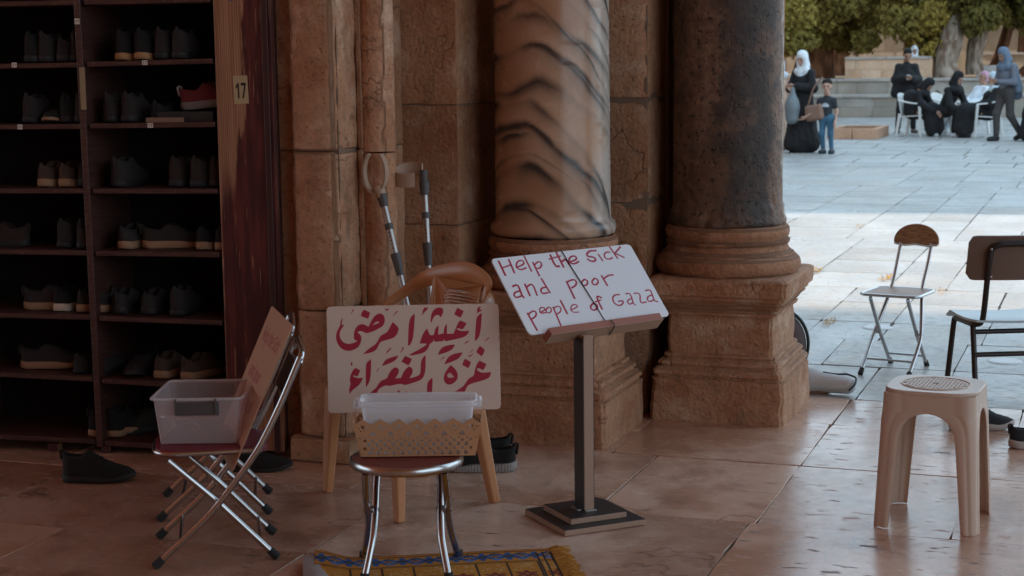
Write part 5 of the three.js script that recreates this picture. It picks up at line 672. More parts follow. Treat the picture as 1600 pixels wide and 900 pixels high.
const sprig = (() => { const r = rngOf(77), list = []; for (let k = 0; k < 9; k++) { const l = 0.09 + r() * 0.07, w = 0.018 + r() * 0.012, g = new THREE.BufferGeometry(); g.setAttribute('position', new THREE.Float32BufferAttribute([0, 0, 0, w, l * 0.55, 0.01, 0, l, 0, -w, l * 0.5, -0.01], 3)); g.setIndex([0, 1, 2, 0, 2, 3]); g.computeVertexNormals(); g.rotateX((r() - 0.3) * 1.6); g.rotateY(r() * 6.3); g.rotateZ((r() - 0.5) * 0.8); g.translate((r() - 0.5) * 0.08, (r() - 0.5) * 0.06, (r() - 0.5) * 0.08); list.push(g); } return merge(list); })();
const leafMat = phy({ color: [1, 1, 1], roughness: 0.8, transmission: 0.25, thickness: 0, ior: 1.2, side: THREE.DoubleSide });
function crown(parent, puffs, per, tone, seed) {
  const r = rngOf(seed), n = puffs.length * per, im = new THREE.InstancedMesh(sprig, leafMat, n), q = new THREE.Quaternion(), e = new THREE.Euler(), m = new THREE.Matrix4(), col = new THREE.Color(); let k = 0;
  for (const [x, y, z, R0] of puffs) { const tint = 0.75 + r() * 0.5, yel = r(); for (let i = 0; i < per; i++) { const a = r() * 6.283, c = r() * 2 - 1, s = Math.sqrt(1 - c * c), rad = R0 * (0.55 + 0.5 * Math.pow(r(), 0.6)) * (1 + 0.25 * vn(Math.cos(a) * s * 2 + seed + x, c * 2, Math.sin(a) * s * 2)); e.set(r() * 6.3, r() * 6.3, r() * 6.3); q.setFromEuler(e); m.compose(V(x + Math.cos(a) * s * rad, y + c * rad * 0.85, z + Math.sin(a) * s * rad), q, V(1, 1, 1).multiplyScalar(0.8 + r() * 0.6)); im.setMatrixAt(k, m); const v = tint * (0.8 + 0.4 * r()); col.setRGB(tone[0] * v * (1 + 0.25 * yel), tone[1] * v, tone[2] * v * (1 - 0.3 * yel)); im.setColorAt(k, col); k++; } }
  im.name = 'crown'; im.userData.kind = 'stuff'; im.castShadow = im.receiveShadow = true; parent.add(im); return im;
}
function puffsIn(seed, n, f) { const r = rngOf(seed), o = []; while (o.length < n) { const p = f(r); if (p) o.push(p); } return o; }
{
  const H = 0.93;
  const A = thing('tree', 'big evergreen with low olive-green crown hanging over the garden wall', 'tree', [-8.35, H, -48.6]);
  part(A, 'trunk', limb([[0, -0.1, 0], [0.1, 0.8, 0], [0.3, 1.8, 0.1], [0.6, 3.4, 0]], [0.62, 0.5, 0.45, 0.3], 2), barkBrown);
  for (const [a, b, c] of [[[0.3, 1.6, 0.1], [1.4, 2.0, 0.6], [2.6, 1.7, 1.0]], [[2.0, 2.1, 0.7], [2.25, 1.6, 1.2], [2.7, 1.25, 1.5]], [[0.4, 2, 0], [2, 3, -0.6], [3.6, 3.4, -1]], [[0.3, 1.8, 0], [-1, 2.6, 0.5], [-2, 2.8, 1]]]) part(A, 'limb', limb([a, b, c], [0.16, 0.11, 0.05], 5, 0.15), barkBrown);
  crown(A, puffsIn(21, 150, r => { const x = -3 + r() * 7.2, z = -2 + r() * 4.4, y = 0.95 + r() * 3.4; const low = 0.8 + 0.25 * vn(x * 0.9, z, 4) - 0.1 * (x > 1.5 ? (x - 1.5) * -0.35 : 0); if (y < low) return null; if (x > 3.6 && y < 1.2) return null; if (y > 1.3 && r() < 0.1) return null; return [x, y, z, 0.34 + r() * 0.3]; }), 230, [0.38, 0.33, 0.1], 3);
  const B = thing('tree', 'evergreen with two fluted pale trunks standing on the terrace', 'tree', [-4.45, H, -46.9]);
  part(B, 'trunk', limb([[0.05, -0.1, 0.1], [0.0, 0.5, 0.05], [0.12, 1.1, 0], [0.1, 2.4, -0.1]], [0.42, 0.33, 0.32, 0.22], 11, 0.35), barkPale); part(B, 'trunk', limb([[0.72, 0.1, -0.6], [0.7, 0.6, -0.6], [0.8, 1.2, -0.6], [1.1, 2.5, -0.5]], [0.27, 0.23, 0.23, 0.16], 31, 0.3), barkPale);
  crown(B, puffsIn(41, 110, r => { const x = -1.0 + r() * 4.6, z = -2.6 + r() * 3.4, y = 1.2 + r() * 3.0; if (y < 1.45 + 0.3 * vn(x, z, 1) - 0.12 * (x > 0.7 ? (x - 0.7) * -1.6 : 0) * 0.9) return null; return [x, y, z, 0.34 + r() * 0.3]; }), 220, [0.22, 0.2, 0.06], 9);
  const Cc = thing('tree', 'leaning tree with bare ochre trunk at the far right', 'tree', [-3.35, H, -51]);
  part(Cc, 'trunk', limb([[-0.2, 0, 0], [0.0, 0.5, 0], [0.15, 1.0, 0], [0.5, 2.6, 0]], [0.19, 0.16, 0.16, 0.12], 17, 0.25), barkBrown); crown(Cc, puffsIn(51, 40, r => [-1.6 + r() * 4, 1.95 + r() * 2, -1 + r() * 2, 0.35 + r() * 0.25]), 200, [0.07, 0.08, 0.02], 13);
  const D = thing('tree', 'slanting brown trunk cut by the right edge of the picture', 'tree', [-2.05, H, -50]);
  part(D, 'trunk', limb([[-0.55, 0, 0], [-0.15, 0.45, 0], [0.2, 1.0, 0], [1.0, 2.6, 0]], [0.2, 0.17, 0.17, 0.12], 23, 0.25), barkBrown); crown(D, puffsIn(61, 40, r => [-1 + r() * 3.6, 2.0 + r() * 2, -1 + r() * 2, 0.35 + r() * 0.25]), 200, [0.06, 0.07, 0.02], 15);
  for (const [k, x, z] of [[0, -14, -55], [1, -9, -57], [2, -3, -57.5], [3, 1, -56]]) { const t = thing('tree', ['evergreen far behind at the left end of the garden', 'evergreen far behind the low olive-green crown', 'evergreen far behind the two pale trunks', 'evergreen far behind at the right end of the garden'][k], 'tree', [x, H, z]); part(t, 'trunk', limb([[0, -0.1, 0], [0.1, 1, 0], [0, 2.4, 0]], [0.3, 0.26, 0.2], k * 7), barkBrown); crown(t, puffsIn(70 + k, 60, r => [-2.6 + r() * 5.2, 2.2 + r() * 3, -1.5 + r() * 3, 0.5 + r() * 0.4]), 150, [0.05, 0.06, 0.02], 20 + k); }
}
// ------------------------------------------------------------------ people
// smooth union of tapered capsules, meshed with marching cubes. prims: [ax, ay, az, bx, by, bz, ra, rb]
function blob(prims, cell, k = 0.03, extra) {
  let lo = [1e9, 1e9, 1e9], hi = [-1e9, -1e9, -1e9]; for (const p of prims) for (const o of [0, 3]) for (let i = 0; i < 3; i++) { const r = o ? p[7] : p[6]; lo[i] = Math.min(lo[i], p[o + i] - r); hi[i] = Math.max(hi[i], p[o + i] + r); }
  const half = Math.max(hi[0] - lo[0], hi[1] - lo[1], hi[2] - lo[2]) / 2 + cell * 3, c = [0, 1, 2].map(i => (lo[i] + hi[i]) / 2), n = Math.min(120, Math.ceil(2 * half / cell));
  const mc = new MarchingCubes(n, new THREE.MeshBasicMaterial(), false, false, 90000); mc.isolation = 0; mc.field.fill(-1);
  const D = new Float32Array(n * n * n).fill(1e3), st = 2 * half / n, org = c.map(v => v - half);
  for (const p of prims) {
    const bx = p[3] - p[0], by = p[4] - p[1], bz = p[5] - p[2], bb = bx * bx + by * by + bz * bz || 1e-9, R0 = Math.max(p[6], p[7]) + k + cell * 3;
    const lim = i => [Math.max(1, Math.floor((Math.min(p[i], p[3 + i]) - R0 - org[i]) / st)), Math.min(n - 2, Math.ceil((Math.max(p[i], p[3 + i]) + R0 - org[i]) / st))], [x0, x1] = lim(0), [y0, y1] = lim(1), [z0, z1] = lim(2);
    for (let z = z0; z <= z1; z++) for (let y = y0; y <= y1; y++) for (let x = x0; x <= x1; x++) { const qx = org[0] + x * st - p[0], qy = org[1] + y * st - p[1], qz = org[2] + z * st - p[2], t = clamp((qx * bx + qy * by + qz * bz) / bb), d = Math.hypot(qx - bx * t, qy - by * t, qz - bz * t) - mix(p[6], p[7], t), o = x + y * n + z * n * n, e = D[o]; const h = Math.max(k - Math.abs(d - e), 0) / k; D[o] = Math.min(d, e) - h * h * k * 0.25; }
  }
  for (let i = 0; i < D.length; i++) mc.field[i] = -D[i];
  mc.update(); const cnt = mc.count, P = new Float32Array(cnt * 3), N = new Float32Array(cnt * 3);
  for (let i = 0; i < cnt * 3; i++) { P[i] = mc.positionArray[i] * half + c[i % 3]; N[i] = mc.normalArray[i]; }
  let g = new THREE.BufferGeometry(); g.setAttribute('position', new THREE.BufferAttribute(P, 3)); g = mergeVertices(g, cell * 0.02); g.computeVertexNormals(); return boxUV(g);
}
// head with brow, eye hollows, nose, mouth, chin and ears; chin at y = 0, crown at y = 0.235, facing +z
const headGeo = blob([[0, 0.15, -0.015, 0, 0.15, -0.02, 0.083, 0.08], [0, 0.12, 0.01, 0, 0.04, 0.035, 0.066, 0.042], [0, 0.03, 0.05, 0, 0.02, 0.052, 0.026, 0.022], [-0.025, 0.135, 0.062, 0.025, 0.135, 0.062, 0.012, 0.012], [0, 0.12, 0.075, 0, 0.088, 0.098, 0.009, 0.014], [-0.014, 0.06, 0.074, 0.014, 0.06, 0.074, 0.009, 0.009], [-0.045, 0.09, 0.045, -0.045, 0.09, 0.045, 0.02, 0.02], [0.045, 0.09, 0.045, 0.045, 0.09, 0.045, 0.02, 0.02], [-0.083, 0.12, -0.01, -0.083, 0.09, -0.005, 0.014, 0.01], [0.083, 0.12, -0.01, 0.083, 0.09, -0.005, 0.014, 0.01], [0, 0.02, -0.02, 0, -0.08, -0.03, 0.052, 0.058]], 0.006, 0.02);
// relaxed right hand hanging along -y from the wrist, palm to the body, thumb forward
const handGeo = blob([[0, 0, 0, 0, -0.085, 0.004, 0.021, 0.026], [0, -0.03, -0.02, 0, -0.085, -0.028, 0.016, 0.016], [0, -0.03, 0.02, 0, -0.085, 0.03, 0.016, 0.015], ...[[-0.03, 0.07], [-0.01, 0.08], [0.01, 0.074], [0.03, 0.06]].flatMap(([z, l]) => [[0, -0.088, z, 0.006, -0.088 - l * 0.5, z * 1.08, 0.0095, 0.009], [0.006, -0.088 - l * 0.5, z * 1.08, 0.026, -0.088 - l * 0.95, z * 1.05, 0.009, 0.0075]]), [0, -0.03, 0.03, 0.012, -0.07, 0.058, 0.013, 0.011], [0.012, -0.07, 0.058, 0.022, -0.1, 0.06, 0.011, 0.008]], 0.005, 0.008);
const skinM = { fair: std({ color: [0.48, 0.27, 0.19], roughness: 0.6 }), tan: std({ color: [0.36, 0.19, 0.12], roughness: 0.6 }) };
const eyeM = solid([0.02, 0.015, 0.012], 0.3), lipM = solid([0.32, 0.11, 0.09], 0.5);
const J = (a, b, ra, rb) => [...a, ...b, ra, rb];
const add3 = (a, b) => [a[0] + b[0], a[1] + b[1], a[2] + b[2]];
// joints: hip, chest, neck, head rotation, per side shoulder, elbow, wrist, hipJoint, knee, ankle, toe; figure faces +z
function person(label, pos, turn, j, o) {
  const t = thing('person', label, 'person', pos, turn), s = o.s || 1; t.scale.setScalar(s);
  const K = o.k || 1, bodyP = [J(j.pelvis, add3(j.pelvis, [0, 0.08, 0]), 0.098 * K, 0.1 * K), J(j.pelvis, j.chest, 0.1 * K, 0.11 * K), J(j.chest, j.neck, 0.108 * K, 0.052), J(j.sh[0], j.sh[1], 0.058 * K, 0.058 * K)];
  for (const k of [0, 1]) bodyP.push(J(j.sh[k], j.el[k], 0.048 * K, 0.038 * K), J(j.el[k], j.wr[k], 0.038 * K, 0.026 * K), J(j.hj[k], j.kn[k], 0.072 * K, 0.05 * K), J(j.kn[k], j.an[k], 0.052 * K, 0.035 * K), J(add3(j.an[k], [0, -0.04, 0]), j.toe[k], 0.036, 0.028));
  const rotM = new THREE.Matrix4().makeRotationFromEuler(new THREE.Euler(...j.head, 'YXZ')).setPosition(V(...j.neck).add(V(0, 0.075, 0.012)));
  const head = headGeo.clone().applyMatrix4(rotM), hands = [0, 1].map(k => { const g = handGeo.clone(), d = V(...(j.hd ? j.hd[k] : [j.wr[k][0] - j.el[k][0], j.wr[k][1] - j.el[k][1], j.wr[k][2] - j.el[k][2]])).normalize(); if (k === 0) { const p = g.attributes.position; for (let i = 0; i < p.count; i++) p.setX(i, -p.getX(i)); const ix = g.index.array; for (let i = 0; i < ix.length; i += 3) { const a = ix[i]; ix[i] = ix[i + 1]; ix[i + 1] = a; } g.computeVertexNormals(); } g.applyQuaternion(new THREE.Quaternion().setFromUnitVectors(V(0, -1, 0), d)); return g.translate(...j.wr[k]); });
  part(t, 'body', [blob(bodyP, 0.022, 0.045), head, ...hands], skinM[o.skin || 'tan']);
  const at = (x, y, z) => V(x, y, z).applyMatrix4(rotM);
  for (const q of [-1, 1]) { const e = at(q * 0.032, 0.118, 0.073), b = at(q * 0.034, 0.137, 0.077); part(t, 'eye', new THREE.SphereGeometry(0.011, 10, 8).scale(1.2, 0.7, 0.6).translate(e.x, e.y, e.z), eyeM); part(t, 'eyebrow', new THREE.CapsuleGeometry(0.005, 0.026, 3, 6).rotateZ(Math.PI / 2 + q * 0.12).applyMatrix4(new THREE.Matrix4().extractRotation(rotM)).translate(b.x, b.y, b.z), eyeM); }
  const l = at(0, 0.06, 0.083); part(t, 'mouth', new THREE.SphereGeometry(0.013, 10, 6).scale(1.4, 0.4, 0.4).translate(l.x, l.y, l.z), lipM);
  const H = (list, cell = 0.012) => blob(list.map(p => { const a = at(p[0], p[1], p[2]), b = at(p[3], p[4], p[5]); return [a.x, a.y, a.z, b.x, b.y, b.z, p[6], p[7]]; }), cell, 0.03);
  if (o.hair) part(t, 'hair', H([[0, 0.165, -0.025, 0, 0.17, -0.03, 0.087, 0.085], [0, 0.12, -0.06, 0, 0.07, -0.06, 0.062, 0.05], [-0.04, 0.2, 0.0, 0.04, 0.205, 0.0, 0.04, 0.04]]), cloth(o.hair));
  if (o.scarf) part(t, 'headscarf', blob([...[[0, 0.15, -0.035, 0, 0.16, -0.04, 0.098, 0.096], [0, 0.2, 0.015, 0, 0.205, 0.0, 0.055, 0.06], [-0.07, 0.12, 0.0, -0.062, 0.02, 0.02, 0.04, 0.045], [0.07, 0.12, 0.0, 0.062, 0.02, 0.02, 0.04, 0.045], [0, 0.09, -0.07, 0, -0.02, -0.06, 0.07, 0.085], [-0.03, -0.02, 0.035, 0.03, -0.02, 0.035, 0.05, 0.05]].map(p => { const a = at(p[0], p[1], p[2]), b = at(p[3], p[4], p[5]); return [a.x, a.y, a.z, b.x, b.y, b.z, p[6], p[7]]; }), ...(o.drape || []), J(add3(j.neck, [-0.1, -0.03, 0.02]), add3(j.neck, [0.1, -0.03, 0.02]), 0.075, 0.075), J(add3(j.neck, [0, -0.06, 0.04]), add3(j.chest, [0, 0.03, 0.07]), 0.09, 0.06)], 0.013, 0.035), cloth(o.scarf));
  const top = []; if (o.top) { top.push(J(add3(j.pelvis, [0, 0.03, 0]), j.chest, 0.13 * K, 0.13 * K), J(j.chest, j.neck, 0.122 * K, 0.058), J(j.sh[0], j.sh[1], 0.068 * K, 0.068 * K)); for (const k of [0, 1]) { top.push(J(j.sh[k], mixv(j.sh[k], j.el[k], o.short ? 0.6 : 1), 0.064 * K, o.loose ? 0.07 : 0.055 * K)); if (!o.short) top.push(J(j.el[k], mixv(j.el[k], j.wr[k], 0.9), o.loose ? 0.075 : 0.056, o.loose ? 0.07 : 0.042)); } part(t, 'top', fold(blob([...top, ...(o.topMore || [])], 0.018, 0.05), 0.014 * K), cloth(o.top)); }
  if (o.trousers) { const L = [J(add3(j.pelvis, [-0.045, 0.0, 0]), add3(j.pelvis, [0.045, 0.0, 0]), 0.135 * K, 0.135 * K)]; for (const k of [0, 1]) L.push(J(j.hj[k], j.kn[k], 0.096 * K, 0.07 * K), J(j.kn[k], mixv(j.kn[k], j.an[k], 0.94), 0.07 * K, 0.055 * K)); part(t, 'trousers', fold(blob(L, 0.018, 0.04), 0.01 * K), cloth(o.trousers)); }
  if (o.robe) part(t, 'robe', fold(blob(o.robe, 0.02, 0.07), 0.03), cloth(o.robeCol));
  for (const k of [0, 1]) if (o.shoes) part(t, o.stocking ? 'stocking' : 'shoe', blob(o.stocking ? [J(mixv(j.kn[k], j.an[k], 0.6), j.an[k], 0.058, 0.052), J(add3(j.an[k], [0, -0.005, 0]), j.toe[k], 0.052, 0.04)] : [J(add3(j.an[k], [0, -0.045, -0.02]), j.toe[k], 0.05, 0.038), J(add3(j.an[k], [0, -0.055, -0.01]), add3(j.toe[k], [0, -0.01, 0]), 0.045, 0.035)], 0.012, 0.03), cloth(o.shoes));
  return t;
}
const mixv = (a, b, t) => [mix(a[0], b[0], t), mix(a[1], b[1], t), mix(a[2], b[2], t)];
const stand = { pelvis: [0, 0.92, 0], chest: [0, 1.22, 0.0], neck: [0, 1.42, 0.0], head: [0.1, 0, 0], sh: [[-0.165, 1.36, 0], [0.165, 1.36, 0]], el: [[-0.21, 1.08, -0.02], [0.21, 1.08, -0.02]], wr: [[-0.2, 0.84, 0.06], [0.2, 0.84, 0.06]], hj: [[-0.09, 0.88, 0], [0.09, 0.88, 0]], kn: [[-0.1, 0.49, 0.02], [0.1, 0.49, 0.02]], an: [[-0.1, 0.09, 0], [0.1, 0.09, 0]], toe: [[-0.12, 0.035, 0.15], [0.12, 0.035, 0.15]] };
const sit = { pelvis: [0, 0.5, -0.05], chest: [0, 0.8, -0.1], neck: [0, 1.0, -0.06], head: [0.1, 0, 0], sh: [[-0.165, 0.94, -0.08], [0.165, 0.94, -0.08]], el: [[-0.22, 0.68, 0.0], [0.22, 0.68, 0.0]], wr: [[-0.1, 0.6, 0.22], [0.1, 0.6, 0.22]], hj: [[-0.09, 0.5, 0], [0.09, 0.5, 0]], kn: [[-0.11, 0.5, 0.4], [0.11, 0.5, 0.4]], an: [[-0.1, 0.09, 0.36], [0.1, 0.09, 0.36]], toe: [[-0.11, 0.035, 0.52], [0.11, 0.035, 0.52]] };
const BLACK = [0.013, 0.012, 0.013];
const skirt = (j, f = 1, len = 0.04) => [J(j.pelvis, [0, 0.55, 0.02], 0.145 * f, 0.2 * f), J([0, 0.55, 0.02], [0, len + 0.2, 0.02], 0.2 * f, 0.26 * f), J([-0.16 * f, 0.32, 0.02], [-0.2 * f, len + 0.1, 0.05], 0.1, 0.12), J([0.16 * f, 0.32, 0.02], [0.2 * f, len + 0.1, 0.0], 0.1, 0.12), J([0, 0.3, 0.1], [0.02, len + 0.1, 0.2], 0.1, 0.12), J([0, 0.3, -0.1], [0, len + 0.1, -0.18], 0.1, 0.12), J(j.pelvis, j.chest, 0.16, 0.15)];
// woman in black with a white headscarf, turned to the left, looking at her hands
const w1 = { ...stand, head: [0.35, 0.1, 0], el: [[-0.25, 1.1, 0.06], [0.24, 1.1, 0.02]], wr: [[-0.09, 1.1, 0.24], [0.02, 1.14, 0.24]] };
person('person in a long black robe and white headscarf carrying bags beside the dark column', [-4.86, 0, -27.4], -0.55, w1, { skin: 'fair', scarf: [0.72, 0.74, 0.76], top: BLACK, loose: 1, robe: skirt(w1, 1.15), robeCol: BLACK, shoes: [0.02, 0.02, 0.02], s: 0.95 });
{
  const b = thing('handbag', 'tan shoulder bag at the side of the person in the white headscarf', 'bag', [-4.62, 0.66, -27.12], -0.5); part(b, 'body', new RoundedBoxGeometry(0.36, 0.26, 0.12, 4, 0.05).rotateZ(0.15), cloth([0.3, 0.17, 0.12])); part(b, 'strap', tube([[-0.15, 0.08, 0], [-0.02, 0.38, 0.02], [0.1, 0.56, -0.06], [0.14, 0.3, -0.1], [0.15, 0.1, 0]], 0.014, 30, 6), cloth([0.3, 0.17, 0.12]));
  const p = thing('carrier_bag', 'grey plastic carrier bag hanging from the hand of the person in the white headscarf', 'bag', [-4.98, 0.6, -27.08], -0.4); part(p, 'body', blob([[0, -0.02, 0, 0, 0.2, 0, 0.11, 0.1], [0, 0.15, 0, 0.01, 0.45, 0, 0.1, 0.03]], 0.02, 0.1), solid([0.16, 0.18, 0.19], 0.4));
}
// boy
const boy = { pelvis: [0, 0.62, 0], chest: [0, 0.84, 0], neck: [0, 0.98, 0], head: [0.05, 0.15, 0], sh: [[-0.12, 0.93, 0], [0.12, 0.93, 0]], el: [[-0.2, 0.76, 0.02], [0.17, 0.74, -0.03]], wr: [[-0.34, 0.66, 0.06], [0.17, 0.58, 0.05]], hj: [[-0.07, 0.6, 0], [0.07, 0.6, 0]], kn: [[-0.07, 0.35, 0.05], [0.075, 0.35, 0.02]], an: [[-0.06, 0.08, 0.0], [0.09, 0.08, 0.0]], toe: [[-0.07, 0.035, 0.12], [0.11, 0.035, 0.12]] };
person('child in dark t-shirt and blue jeans walking beside the person in black', [-4.42, 0, -27.1], -0.15, boy, { skin: 'fair', hair: [0.02, 0.014, 0.012], top: [0.03, 0.034, 0.04], short: 1, trousers: [0.05, 0.13, 0.2], shoes: [0.03, 0.035, 0.04], k: 0.7, s: 0.92 });
{ const t = scene.children[scene.children.length - 1]; part(t, 'chest_print', sheet((a, b) => { const x = (a - 0.5) * 0.13; return [x, 0.82 + b * 0.07 * (1 - Math.pow(2 * a - 1, 2) * 0.6), 0.104 - 2.6 * x * x]; }, 10, 4, 0.004), solid([0.5, 0.52, 0.56])); }
// person cut by the column
const w0 = { ...stand }; person('person in pale clothes half hidden behind the dark column', [-5.42, 0, -28.2], 0.4, w0, { skin: 'fair', scarf: [0.55, 0.6, 0.64], top: [0.5, 0.33, 0.25], loose: 1, robe: skirt(w0, 1), robeCol: [0.5, 0.33, 0.25], shoes: [0.3, 0.2, 0.15], s: 0.9 });
// standing with a phone
const p3 = { ...stand, head: [0.45, 0.05, 0], el: [[-0.24, 1.1, 0.04], [0.24, 1.1, 0.04]], wr: [[-0.05, 1.14, 0.25], [0.06, 1.12, 0.26]], an: [[-0.16, 0.09, 0], [0.16, 0.09, 0]], kn: [[-0.13, 0.49, 0.02], [0.13, 0.49, 0.02]], toe: [[-0.2, 0.035, 0.14], [0.2, 0.035, 0.14]] };
person('person standing in loose black clothes, looking down at a phone', [-4.05, 0, -34.6], 0.25, p3, { skin: 'tan', hair: [0.012, 0.01, 0.01], top: BLACK, loose: 1, topMore: [J([-0.1, 1.15, 0], [-0.22, 0.82, 0], 0.13, 0.1), J([0.1, 1.15, 0], [0.22, 0.82, 0], 0.13, 0.1)], trousers: BLACK, shoes: [0.12, 0.1, 0.09], s: 0.98 });
{ const ph = thing('phone', 'phone held by the standing person in black', 'phone', [-3.98, 1.13, -34.32], 0.25); part(ph, 'case', box(-0.036, 0.036, -0.07, 0.07, -0.005, 0.005, 0.003), solid([0.3, 0.3, 0.32], 0.3)); ph.rotation.x = -0.8; }
// white garden chairs
function gardenChair(label, pos, turn, group) {
  const t = thing('garden_chair', label, 'chair', pos, turn), m = solid([0.72, 0.7, 0.66], 0.4);
  part(t, 'seat', sheet((a, b) => { const x = (a - 0.5) * 0.46, z = mix(0.22, -0.2, b); return [x, 0.42 - 0.03 * b, z]; }, 8, 8, 0.02), m);
  part(t, 'backrest', sheet((a, b) => { const x = (a - 0.5) * 0.44 * (1 - 0.12 * b * b); return [x, mix(0.42, 0.84 - 0.05 * Math.pow(2 * a - 1, 2), b), -0.22 - 0.1 * b + 0.05 * Math.pow(2 * a - 1, 2)]; }, 10, 8, 0.015), m);
  for (const s of [-1, 1]) { part(t, 'leg', beam([s * 0.25, 0, 0.24], [s * 0.25, 0.63, 0.2], 0.045, 0.045, [0, 0, 1], 0.055, 0.05), m); part(t, 'leg', beam([s * 0.24, 0, -0.28], [s * 0.23, 0.44, -0.21], 0.045, 0.045, [0, 0, 1], 0.055, 0.055), m); part(t, 'armrest', band([[s * 0.25, 0.63, 0.22, 0.055, 1, 0, 0], [s * 0.26, 0.65, 0, 0.055, 1, 0, 0], [s * 0.24, 0.7, -0.25, 0.055, 1, 0.2, 0]], 0.02, 16), m); }
  return t;
}
gardenChair('white plastic garden chair holding the person in black, seen from its side', [-3.72, 0, -33.3], 1.25);
gardenChair('white plastic garden chair at right under the reclining person in black', [-2.37, 0, -32.9], -1.3);
gardenChair('white plastic garden chair under the person dressed in white', [-2.75, 0, -34.2], -0.9);
gardenChair('white plastic garden chair hidden under the stooping person in black', [-3.12, 0, -33.6], 1.1);
const robeSit = (l = 0) => [J([0, 0.52, -0.05], [0, 0.52, 0.36], 0.17, 0.17), J([0, 0.5, 0.38], [0, 0.2, 0.42], 0.18, 0.2), J([-0.1, 0.3, 0.4], [-0.14, 0.09, 0.42 + l], 0.1, 0.085), J([0.1, 0.3, 0.4], [0.14, 0.09, 0.42 + l], 0.1, 0.085), J([0, 0.5, -0.05], [0, 0.8, -0.1], 0.16, 0.15)];
const s1 = { ...sit, head: [0.9, 0, 0], chest: [0, 0.74, 0.06], neck: [0, 0.9, 0.18], sh: [[-0.165, 0.86, 0.14], [0.165, 0.86, 0.14]], el: [[-0.22, 0.66, 0.22], [0.22, 0.62, 0.25]], wr: [[-0.12, 0.5, 0.48], [0.12, 0.5, 0.5]] };
person('person in black bending forward on the left white garden chair', [-3.72, 0, -33.3], 1.25, s1, { skin: 'fair', scarf: BLACK, top: BLACK, loose: 1, robe: robeSit(), robeCol: BLACK, shoes: [0.5, 0.5, 0.5], s: 0.95 });
const s2 = { ...sit, head: [0.5, 0.2, 0], chest: [0, 0.78, 0.1], neck: [0, 0.96, 0.22], sh: [[-0.165, 0.9, 0.18], [0.165, 0.9, 0.18]], el: [[-0.2, 0.62, 0.28], [0.2, 0.62, 0.3]], wr: [[-0.08, 0.45, 0.5], [0.1, 0.45, 0.52]], kn: [[-0.11, 0.5, 0.36], [0.12, 0.56, 0.42]], an: [[-0.1, 0.09, 0.3], [0.02, 0.36, 0.62]], toe: [[-0.11, 0.035, 0.46], [0.04, 0.3, 0.78]] };
person('person in black stooping with one white sneaker raised across the knee', [-3.12, 0, -33.2], 0.9, s2, { skin: 'fair', scarf: BLACK, top: BLACK, loose: 1, trousers: BLACK, shoes: [0.7, 0.7, 0.72], s: 0.98 });
const s3 = { ...sit, head: [-0.1, 0, 0], chest: [0, 0.76, -0.2], neck: [0, 0.94, -0.28], sh: [[-0.165, 0.89, -0.26], [0.165, 0.89, -0.26]], el: [[-0.24, 0.66, -0.12], [0.24, 0.66, -0.12]], wr: [[-0.08, 0.62, 0.1], [0.08, 0.62, 0.1]], kn: [[-0.11, 0.46, 0.42], [0.11, 0.46, 0.42]], an: [[-0.1, 0.12, 0.66], [0.1, 0.12, 0.66]], toe: [[-0.11, 0.08, 0.8], [0.11, 0.08, 0.8]] };
person('person in white clothes and pink cap leaning back on a chair', [-2.75, 0, -34.2], -0.9, s3, { skin: 'tan', top: [0.7, 0.74, 0.78], loose: 1, trousers: [0.62, 0.72, 0.78], hair: [0.55, 0.3, 0.38], shoes: [0.6, 0.6, 0.58], s: 0.98 });
const s4 = { ...sit, head: [0.15, 0.2, 0], chest: [0, 0.78, -0.14], neck: [0, 0.97, -0.16], sh: [[-0.165, 0.92, -0.16], [0.165, 0.92, -0.16]], el: [[-0.22, 0.68, -0.02], [0.22, 0.68, -0.02]], wr: [[-0.07, 0.62, 0.16], [0.06, 0.64, 0.18]] };
person('person in a long black robe with pale scarf sitting at right on a garden chair', [-2.37, 0, -32.9], -1.3, s4, { skin: 'fair', scarf: [0.55, 0.62, 0.66], top: BLACK, loose: 1, robe: robeSit(0.05), robeCol: BLACK, shoes: [0.03, 0.03, 0.03], s: 0.95 });
const s5 = { ...boy, pelvis: [0, 0.4, 0], head: [0.2, 0, 0] }; const drop = v => [v[0], Math.max(0.06, v[1] - 0.2), v[2]];
person('small child in a green top between the seated people', [-3.4, 0, -34.3], -0.3, { ...boy, head: [0.2, 0, 0] }, { skin: 'fair', hair: [0.1, 0.06, 0.04], top: [0.08, 0.25, 0.05], short: 1, trousers: [0.1, 0.09, 0.09], shoes: [0.1, 0.1, 0.1], k: 0.75, s: 0.66 });
// walking person in grey-blue
const g1 = { ...stand, head: [0.45, -0.1, 0], neck: [0, 1.4, 0.04], el: [[-0.22, 1.08, 0.04], [0.22, 1.08, 0.02]], wr: [[-0.05, 1.08, 0.28], [0.05, 1.1, 0.28]], kn: [[-0.09, 0.5, 0.14], [0.09, 0.48, -0.02]], an: [[-0.09, 0.1, 0.14], [0.09, 0.14, -0.28]], toe: [[-0.1, 0.04, 0.3], [0.1, 0.05, -0.16]] };
person('person in grey-blue headscarf and dark trousers walking with a phone', [-1.92, 0, -31.6], -0.75, g1, { skin: 'tan', scarf: [0.13, 0.17, 0.23], drape: [J([0, 1.3, -0.12], [0.06, 0.85, -0.2], 0.12, 0.1), J([0.1, 1.3, -0.05], [0.18, 0.95, -0.12], 0.09, 0.08)], top: [0.15, 0.16, 0.19], trousers: [0.06, 0.052, 0.05], shoes: [0.025, 0.025, 0.025], s: 0.98 });
{ const ph = thing('phone', 'phone held by the walking person in grey-blue', 'phone', [-2.12, 1.09, -31.4], -0.75); part(ph, 'case', box(-0.036, 0.036, -0.07, 0.07, -0.005, 0.005, 0.003), solid([0.05, 0.05, 0.05], 0.3)); ph.rotation.x = -0.9; }
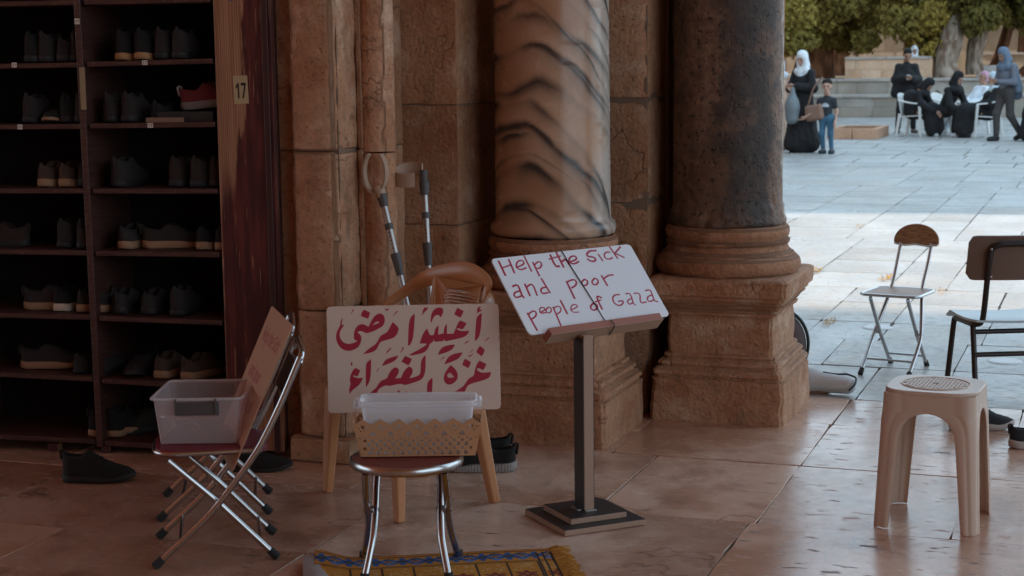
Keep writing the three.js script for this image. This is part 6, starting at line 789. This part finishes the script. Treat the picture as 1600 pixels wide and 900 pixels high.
const e1 = { ...stand }; person('person in black cut off by the right edge of the picture', [-1.42, 0, -31.6], -1.2, e1, { skin: 'tan', scarf: BLACK, top: BLACK, loose: 1, robe: skirt(e1, 1.0), robeCol: BLACK, shoes: BLACK, s: 0.9 });
const fl = { stock: 1, pelvis: [0, 0.13, 0], chest: [0, 0.42, -0.06], neck: [0, 0.62, -0.06], head: [0.2, 0, 0], sh: [[-0.165, 0.56, -0.06], [0.165, 0.56, -0.06]], el: [[-0.2, 0.32, 0.06], [0.2, 0.32, 0.06]], wr: [[-0.1, 0.22, 0.26], [0.1, 0.22, 0.26]], hj: [[-0.09, 0.12, 0.02], [0.09, 0.12, 0.02]], kn: [[-0.1, 0.1, 0.33], [0.12, 0.36, 0.22]], an: [[-0.1, 0.06, 0.6], [0.12, 0.09, 0.26]], toe: [[-0.1, 0.045, 0.78], [0.13, 0.04, 0.4]] };
const FL = { ...fl, kn: [[-0.12, 0.3, 0.3], [0.12, 0.28, 0.3]], an: [[-0.1, 0.09, 0.5], [0.1, 0.09, 0.5]], toe: [[-0.12, 0.04, 0.64], [0.12, 0.04, 0.64]] };
person('person in white sitting on the terrace behind the standing one in black', [-5.22, 0.93, -46.3], 0.3, FL, { skin: 'tan', scarf: [0.72, 0.76, 0.8], top: [0.7, 0.74, 0.8], loose: 1, trousers: [0.6, 0.66, 0.74], shoes: [0.2, 0.2, 0.2], s: 0.95 });
// person sitting on the floor behind the nearest pedestal: only a foot shows

person('person sitting on the floor behind the pedestal with one pale-stockinged foot showing', [-1.88, 0, -7.82], Math.PI / 2 - 0.12, fl, { skin: 'tan', hair: [0.02, 0.015, 0.012], top: [0.05, 0.05, 0.055], trousers: [0.5, 0.49, 0.5], shoes: [0.6, 0.58, 0.58], stocking: 1, s: 0.98 });
{ const t = scene.children[scene.children.length - 1]; part(t, 'dark_edging', tube([[-0.1, 0.1, 0.66], [-0.085, 0.092, 0.72], [-0.075, 0.094, 0.77], [-0.085, 0.082, 0.815], [-0.135, 0.06, 0.825], [-0.15, 0.03, 0.8]], 0.005, 40, 6), solid([0.02, 0.02, 0.024], 0.6)); }
{
  const b = thing('backpack', 'dark mesh-backed bag with rounded rim leaning behind the pedestal', 'bag', [-1.5, 0, -7.92], 0.3);
  part(b, 'body', new THREE.SphereGeometry(0.2, 24, 18).scale(0.62, 0.82, 0.4).translate(0, 0.166, 0), cloth([0.11, 0.075, 0.07])); part(b, 'rim', new THREE.TorusGeometry(0.2, 0.012, 8, 40).scale(0.66, 0.82, 1).translate(0, 0.176, 0.01), solid([0.02, 0.018, 0.018], 0.5));
}
renderer.render(scene, camera);
